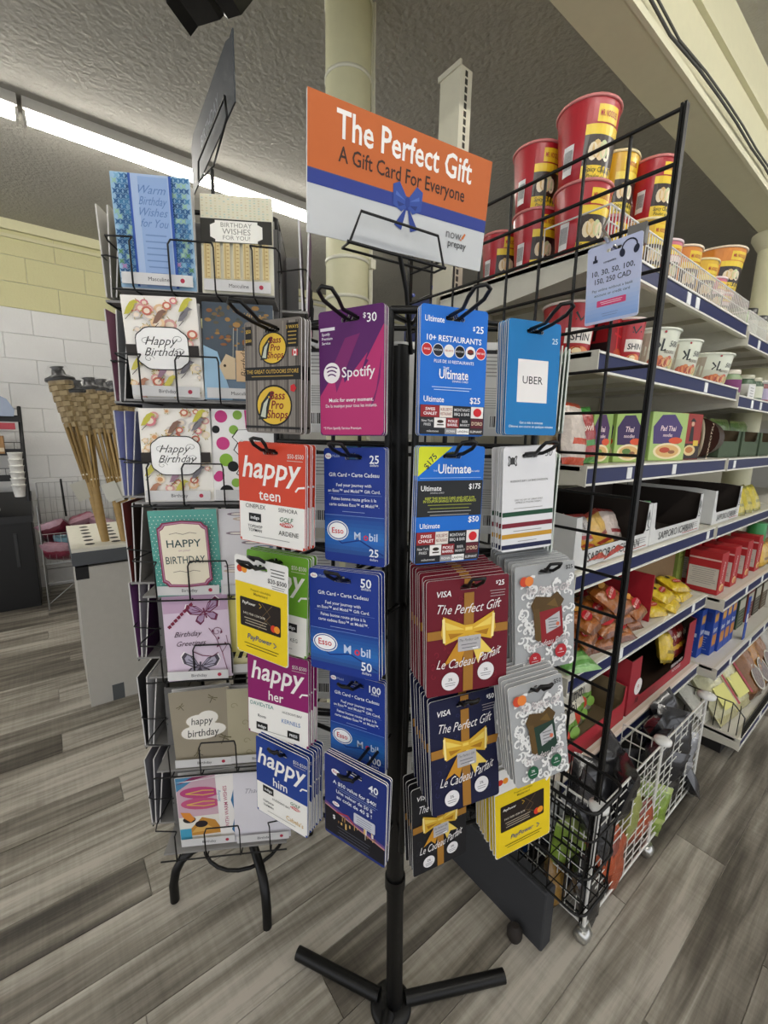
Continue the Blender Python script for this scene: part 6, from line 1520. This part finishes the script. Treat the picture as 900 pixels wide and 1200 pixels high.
for k, (y0, wd, x) in enumerate(((2.42, .07, -.60), (2.50, .08, -.57), (2.585, .08, -.56), (2.67, .08, -.56), (2.755, .08, -.56))):
    pbox('cracker_box', x, y0, y0 + wd, S6, .245, .14, '2247a0', p_blue, 'blue cracker box on the low shelf, %s from the near end' % ('first', 'second', 'third', 'fourth', 'fifth')[k], 'box', 'blue cracker boxes', side=p_blue2)
pbox('price_flag', -.52, 2.86, 2.90, S6, .24, .004, '2c4fa8', lambda a, W, H: a.rect(-W * .4, H * .4, W * .4, H * .6, 'e8e8e8'), 'blue upright display card at the end of the blue boxes', 'card', None)
for k in range(4):
    pbox('tea_box', -.58, 2.98 + .17 * k, 3.12 + .17 * k, S6, .2, .12, ('3a4a34', '6a2a24', '3f3a2e', '54402c')[k], lambda a, W, H: (a.rect(-W * .4, H * .55, W * .4, H * .85, 'b9b7a6'), a.greek(-W * .35, H * .5, W * .35, 5, .02, .005, '8f8c7c')), '%s box beyond the blue cracker boxes' % ('dark green', 'dark red', 'black brown', 'brown')[k], 'box', 'dark boxes beyond the blue boxes')
# sixth shelf
def p_fresh(a, wd, h, lip):
    a.ell(-wd * .38, h * .42, .034, .034, 'e9e4e0', 20); a.text('9', -wd * .38, h * .37, .03, 'a8323a', 'c', .02); a.text('18', -wd * .38, .03, .035, '3a1a1c', 'c', .02)
    a.text('FRESH & HOT', wd * .22, h * .25, .022, 'e9dcd8', 'c', .02, wmax=wd * .3); a.text('NOODLES', wd * .22, h * .14, .022, 'e9dcd8', 'c', .02, wmax=wd * .3)
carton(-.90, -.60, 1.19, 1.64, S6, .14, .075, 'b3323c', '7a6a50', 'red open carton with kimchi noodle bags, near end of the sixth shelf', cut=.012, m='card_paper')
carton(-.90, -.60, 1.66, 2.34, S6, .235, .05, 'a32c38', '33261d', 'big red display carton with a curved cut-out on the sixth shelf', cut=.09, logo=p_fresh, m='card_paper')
for k, (y, rz, nm) in enumerate(((1.28, 84, 'nearest'), (1.40, 92, 'second'), (1.51, 86, 'farthest'))):
    o = pouch('kimchi_bag', (-.665 - .03 * k, y, S6 + .125), (R(-16), R(-4 + 5 * k), R(rz)), .15, .06, .22, 'd9d3bd', '6f9a3f', 'white and green kimchi noodle bag standing in the red carton, ' + nm, 'bag', 'kimchi bags in the red carton', seed=200 + k)
    a = Art(.034); a.text('Kimchi', 0, .01, .048, '1a1a1a', 'c', .04, .15, wmax=.12); a.ell(-.03, -.05, .03, .022, 'c9442c', 14); a.ell(.025, -.055, .026, .018, '7fa848', 12); a.build('label', 'cup_print', o)
for k, (y, nm) in enumerate(((2.20, 'left'), (2.27, 'right'))):
    o = pouch('noodle_bag', (-.66, y, S6 + .13), (R(-14), 0, R(88)), .15, .06, .18, '7a1f1c', 'd0a030', 'dark red noodle bag standing in the big red carton, ' + nm, 'bag', 'dark red bags in the big carton', seed=210 + k, txt='Teriyaki', tc='f2e6d0', ts=.036)
pouch('noodle_bag', (-.64, 2.10, S6 + .14), (R(-20), R(15), R(82)), .10, .05, .14, 'd9b82c', '8f7a1c', 'yellow noodle bag leaning in the big red carton', 'bag', None, seed=215)
# rice and brown bags on the bottom deck of the middle bay
for k, (y, x, nm) in enumerate(((2.50, -.50, 'left'), (2.68, -.49, 'right'))):
    o = pouch('rice_bag', (x - .06, y, .11 + .15), (R(-40), R(0), R(84)), .19, .09, .36, 'd3cfa4', 'c7c08a', 'pale yellow rice bag with red bands leaning on the bottom shelf, ' + nm, 'bag', 'rice bags on the bottom shelf', seed=220 + k)
    a = Art(.049); a.rect(-.085, .10, .085, .135, 'a8434a'); a.text('RICE', 0, .108, .02, 'e8d8d0', 'c', .03); a.text('Rice', 0, .03, .07, '22241c', 'c', .02, .3); a.rect(.062, -.13, .082, .09, 'a8434a'); a.rect(-.07, -.12, .05, -.02, 'e0dc84'); a.build('label', 'card_paper', o)
for k in range(2):
    pouch('rice_bag', (-.62, 2.44 + .12 * k, .11 + .11), (R(-50), 0, R(86)), .17, .08, .30, 'c9c8bd', 'b5b4a8', 'plain whitish bag lying behind the rice bags, ' + ('left', 'right')[k], 'bag', 'plain bags behind the rice bags', seed=230 + k)
for k, (y, c, c2, nm) in enumerate(((2.86, '8a5a2c', '5f3c1c', 'nearest'), (2.98, 'b07a34', '7a4a1e', 'second'), (3.12, '8f5f30', '5a3a1c', 'third'), (3.27, 'a8a49a', '6d6a62', 'farthest, grey'))):
    o = pouch('brown_bag', (-.50, y, .11 + .14), (R(-32), R(3), R(84)), .16, .10, .30, c, c2, 'glossy brown bag with a clear window on the bottom shelf, ' + nm, 'bag', 'brown bags on the bottom shelf', seed=240 + k)
    a = Art(.052); a.ell(0, -.05, .055, .065, 'b9b29a', 20); a.ell(0, -.05, .046, .056, '5a3f22', 18); a.build('window', 'film', o)
# white wire fence along the top shelf
def fence(x, y0, y1, z0, h, lab, grp, col='e4e3dc'):
    t = empty('shelf_fence', (x, y0, z0)); T(t, lab, 'fence', grp)
    L_ = y1 - y0; n = int(L_ / .0165)
    wm = MB().tube([(0, 0, 0), (0, 0, h)], .0016, col, 5).mesh('wire', 'white_enamel')
    for i in range(n + 1):
        o = bpy.data.objects.new('wire', wm); COL.objects.link(o); o.parent = t; o.location = (0, L_ * i / n, 0)
    for z, r_ in ((0, .0022), (h * .55, .0018), (h, .0026)):
        MB().tube([(0, 0, z), (0, L_, z)], r_, col, 6).build('rail', 'white_enamel', t)
    MB().tube([(0, 0, 0), (0, 0, h), (-.18, 0, h), (-.18, 0, 0)], .0025, col, 6).build('end_frame', 'white_enamel', t)
fence(-.602, 1.155, 2.36, S1 + .002, .085, 'white wire fence along the front of the near top shelf', 'wire fences')
fence(-.598, 2.375, 3.58, 1.904, .085, 'white wire fence along the top shelf of the middle bay', 'wire fences')
bf = empty('bottom_fence', (-.378, 2.40, .112)); T(bf, 'dark wire fence around the rice bags on the bottom shelf', 'fence')
wm = MB().tube([(0, 0, 0), (0, 0, .06)], .002, '4a4a46', 5).mesh('wire', 'steel')
for i in range(60):
    o = bpy.data.objects.new('wire', wm); COL.objects.link(o); o.parent = bf; o.location = (0, 1.1 * i / 59, 0)
MB().tube([(0, 0, .06), (0, 1.1, .06)], .0025, '4a4a46', 6).build('rail', 'steel', bf)
wm = MB().tube([(0, 0, 0), (0, 0, .15)], .002, '4a4a46', 5).mesh('wire', 'steel')
for i in range(8):
    o = bpy.data.objects.new('wire', wm); COL.objects.link(o); o.parent = bf; o.location = (-.02 - .03 * i, 0, 0)
MB().tube([(0, 0, .0), (0, 0, .10), (-.05, 0, .15), (-.23, 0, .15), (-.23, 0, 0)], .003, '4a4a46', 6).build('rail', 'steel', bf)

# white wire baskets on castors in front of the lowest shelf
def wire_basket(y0, y1, lab):
    t = empty('wire_basket', (-.437, y0, 0)); T(t, lab, 'basket', 'white wire baskets'); L_ = y1 - y0
    WH = 'dddcd6'
    hz = MB().tube([(0, 0, 0), (0, L_, 0)], .0016, WH, 5).mesh('wire', 'white_enamel')
    vt = MB().tube([(0, 0, .05), (0, 0, .44)], .0017, WH, 5).mesh('wire', 'white_enamel')
    hx_ = MB().tube([(0, 0, 0), (-.128, 0, 0)], .0022, WH, 5).mesh('wire', 'white_enamel')
    hl2 = MB().tube([(0, 0, 0), (-.30, 0, 0)], .0022, WH, 5).mesh('wire', 'white_enamel')
    vs_ = MB().tube([(0, 0, .05), (0, 0, .34)], .0022, WH, 5).mesh('wire', 'white_enamel')
    def add(me, loc):
        o = bpy.data.objects.new('wire', me); COL.objects.link(o); o.parent = t; o.location = loc
    for i in range(13): add(hz, (0, 0, .05 + i * .0325))
    for i in range(1, 7): add(vt, (0, L_ * i / 7, 0))
    for i in range(5): add(vt, (-.128 * i / 4, .004, 0))
    for i in range(1, 6): add(vs_, (-.128 - .172 * i / 5, .004, 0))
    for i in range(8): add(hl2 if .05 + i * .0558 < .345 else hx_, (0, .004, .05 + i * .0558))
    b = MB()
    b.tube([(0, 0, .44), (0, L_, .44)], .0035, WH, 8); b.tube([(0, .002, .44), (-.128, .002, .44)], .0035, WH, 6); b.tube([(0, 0, .05), (0, L_, .05)], .004, WH, 8); b.tube([(0, .002, .05), (-.30, .002, .05)], .004, WH, 8)
    b.build('rim', 'white_enamel', t)
    for i in range(4): MB().tube([(-.07 * i - .06, .01, .05), (-.07 * i - .06, L_ - .01, .05)], .0022, WH, 5).build('wire', 'white_enamel', t)
    MB().tube([(0, 0, .04), (0, 0, .452)], .0055, WH, 10).build('corner_post', 'white_enamel', t)
    MB().lathe([(.012, .44), (.026, .448), (.027, .458), (.012, .464), (0, .464)], n=18, col='e6e6e2').build('post_cap', 'white_enamel', t)
    cst = MB(); cst.T = Matrix.Translation((0, 0, .022)) @ Matrix.Rotation(R(90), 4, 'X')
    cst.lathe([(.008, -.02), (.020, -.017), (.022, 0), (.020, .017), (.008, .02)], n=18, col='d0d0cc'); cst.T = Matrix.Identity(4); cst.lathe([(.010, .03), (.014, .05)], n=12, col='b9b9b5')
    cst.build('castor', 'steel', t)
    return t
w1 = wire_basket(1.112, 1.546, 'near white wire basket on castors at the foot of the shelving')
w2 = wire_basket(1.550, 1.985, 'farther white wire basket on castors next to the bottom shelf with rice')
MB().tube([(0, .435, .04), (0, .435, .452)], .0055, 'dddcd6', 10).build('corner_post', 'white_enamel', w2)
MB().lathe([(.012, .44), (.030, .448), (.032, .458), (.012, .464), (0, .464)], 0, .435, n=18, col='e6e6e2').build('post_cap', 'white_enamel', w2)
cst = MB(); cst.T = Matrix.Translation((0, .435, .022)) @ Matrix.Rotation(R(90), 4, 'X'); cst.lathe([(.008, -.02), (.020, -.017), (.022, 0), (.020, .017), (.008, .02)], n=18, col='d0d0cc'); cst.build('castor', 'steel', w2)
g = random.Random(77)
pal = [('1f1f22', '2c2c30', 'black'), ('8a8c90', 'b9babd', 'silver'), ('26262a', '3a3a3e', 'glossy black'), ('7f9a3a', 'a8b86a', 'green'), ('26508f', '3a6ab0', 'blue'), ('5f4a34', '3a2c20', 'brown'), ('202024', '303035', 'dark grey'), ('9aa05a', 'c0c48a', 'yellow green'), ('b0502c', '7a3018', 'orange')]
for bi, y0 in enumerate((1.13, 1.57)):
    for k in range(14):
        layer = k // 5
        c, c2, nm = pal[(k * 4 + bi * 3 + k // 3) % 9] if layer < 2 else pal[(0, 2, 6, 0)[k % 4]]
        xx = -.475 - .05 * (k % 2); yy = y0 + .05 + (k % 5) * .082
        pouch('snack_package', (xx, yy, .115 + .115 * layer + g.uniform(0, .02)), (R(g.uniform(-35, 20)), R(g.uniform(-25, 25)), R(90 + g.uniform(-40, 40))), .16, .065, .18, c, c2,
              '%s package in the %s white basket, %s layer, %s from the near end' % (nm, ('near', 'far')[bi], ('bottom', 'middle', 'top')[layer], ('first', 'second', 'third', 'fourth', 'fifth')[k % 5]), 'package', 'packages in the white baskets', m='foil' if nm in ('silver', 'black', 'glossy black') else 'film', seed=300 + bi * 20 + k)
for k, (x, y, z, c, c2, nm) in enumerate(((-.64, 1.15, .22, '232326', '3c3c40', 'black glossy bag at the near end under the black wire basket'), (-.60, 1.17, .30, 'c9cacc', '9a9b9e', 'crumpled silver bag on the near end of the basket'), (-.70, 1.16, .12, '2a5aa0', '1f3f78', 'blue bag low behind the black wire basket'), (-.55, 1.16, .10, 'a07a3a', '4a3a20', 'brown bag low at the near basket corner'))):
    pouch('snack_package', (x, y, z), (R(-15), R(10 * k - 12), R(20 + 25 * k)), .15, .05, .17, c, c2, nm, 'package', 'packages at the near basket end', m='foil' if k < 2 else 'film', seed=400 + k)

# hanging headphone card on its chrome hook
x, y, z, W, H = -.531, 1.062, 1.805, .122, .172
me = board(W, H, .0015, 'c3cbe8', 'dcdde8').mesh('gift_card', 'card_paper')
o = bpy.data.objects.new('gift_card', me); COL.objects.link(o); o.location = (x, y, z); o.rotation_euler = (R(2), R(-2), 0); T(o, 'pale blue music gift card with headphones hanging on the grid panel', 'gift card')
a = Art(.0009)
for i in range(8):
    a.rect(-W / 2 + .001, -H / 2 + .006 + i * .009, W / 2 - .001, -H / 2 + .006 + (i + 1) * .009, (('8fb0e6', '96b4e7', '9db8e8', 'a4bde8', 'abc1e9', 'b2c5e9', 'b8c8e9', 'bfcbe9')[i]))
a.text('10, 30, 50, 100,', 0, .020, .0165, '23283c', 'c', .02, wmax=W * .78); a.text('150, 250 CAD', .0, .002, .0165, '23283c', 'c', .02, wmax=W * .66)
a.text('Pay online without a bank', 0, -.015, .0088, '3a4058', 'c', .01, wmax=W * .8); a.text('account or credit card', 0, -.026, .0088, '3a4058', 'c', .01, wmax=W * .7)
a.rrect(-W * .27, -.050, W * .27, -.036, 'd8487a', .002); a.greek(-W * .22, -.040, W * .22, 2, .004, .0014, 'f2d3df'); a.greek(-W * .18, -.066, W * .15, 2, .005, .001, '7a8ab8')
a.line([(.034 + .016 * math.cos(t * PI / 8), .062 + .016 * math.sin(t * PI / 8)) for t in range(9)], .003, '23283c'); a.ell(.019, .054, .006, .009, '23283c', 14, .2); a.ell(.049, .054, .006, .009, '23283c', 14, -.2)
a.rect(-.047, .050, -.036, .056, '23283c'); a.pg([(-.044, .056), (-.039, .056), (-.040, .066), (-.043, .066)], '23283c')
a.text('compatible', -.008, .044, .0065, '23283c', 'c', .02); a.build('printed_front', 'card_paper', o)
hk = empty('chrome_hook', (-.555, 1.118, 1.93)); T(hk, 'chrome peg hook with a grey clip carrying the headphone card', 'hook')
MB().tube([(-.03, 0, .04), (-.03, -.02, .01), (0.0, -.04, -.028), (.024, -.095, -.052), (.024, -.11, -.046)], .0035, 'd5d6d6', 8).build('peg', 'steel', hk)
MB().box(.025, -.012, -.045, .065, .004, .0, '6f6e6a').build('clip', 'painted_metal', hk)

# navy bag hanging at the far end of the grid
bg = pouch('navy_bag', (-1.43, 1.30, 1.86), (0, 0, R(-4)), .27, .07, .30, '3a4478', '3a4478', 'navy blue bag hanging behind the top of the spinner pole', 'bag', None, m='cloth', seed=500)
for s in (-1, 1): MB().tube([(s * .09, -.01, .13), (s * .085, -.01, .17), (s * .06, -.01, .172)], .008, '1d3fae', 8).build('clip', 'cup_print', bg)
MB().tube([(-.1, 0, .15), (.1, 0, .15), (.18, -.02, .16)], .004, BK, 6).build('hanger', 'black_powder_coat', bg)
a = Art(.037); a.text('SE', .0, -.01, .05, 'd9d9dc', 'l', .02); a.text('C', .02, -.07, .05, 'd9d9dc', 'l', .02); a.build('lettering', 'cloth', bg)
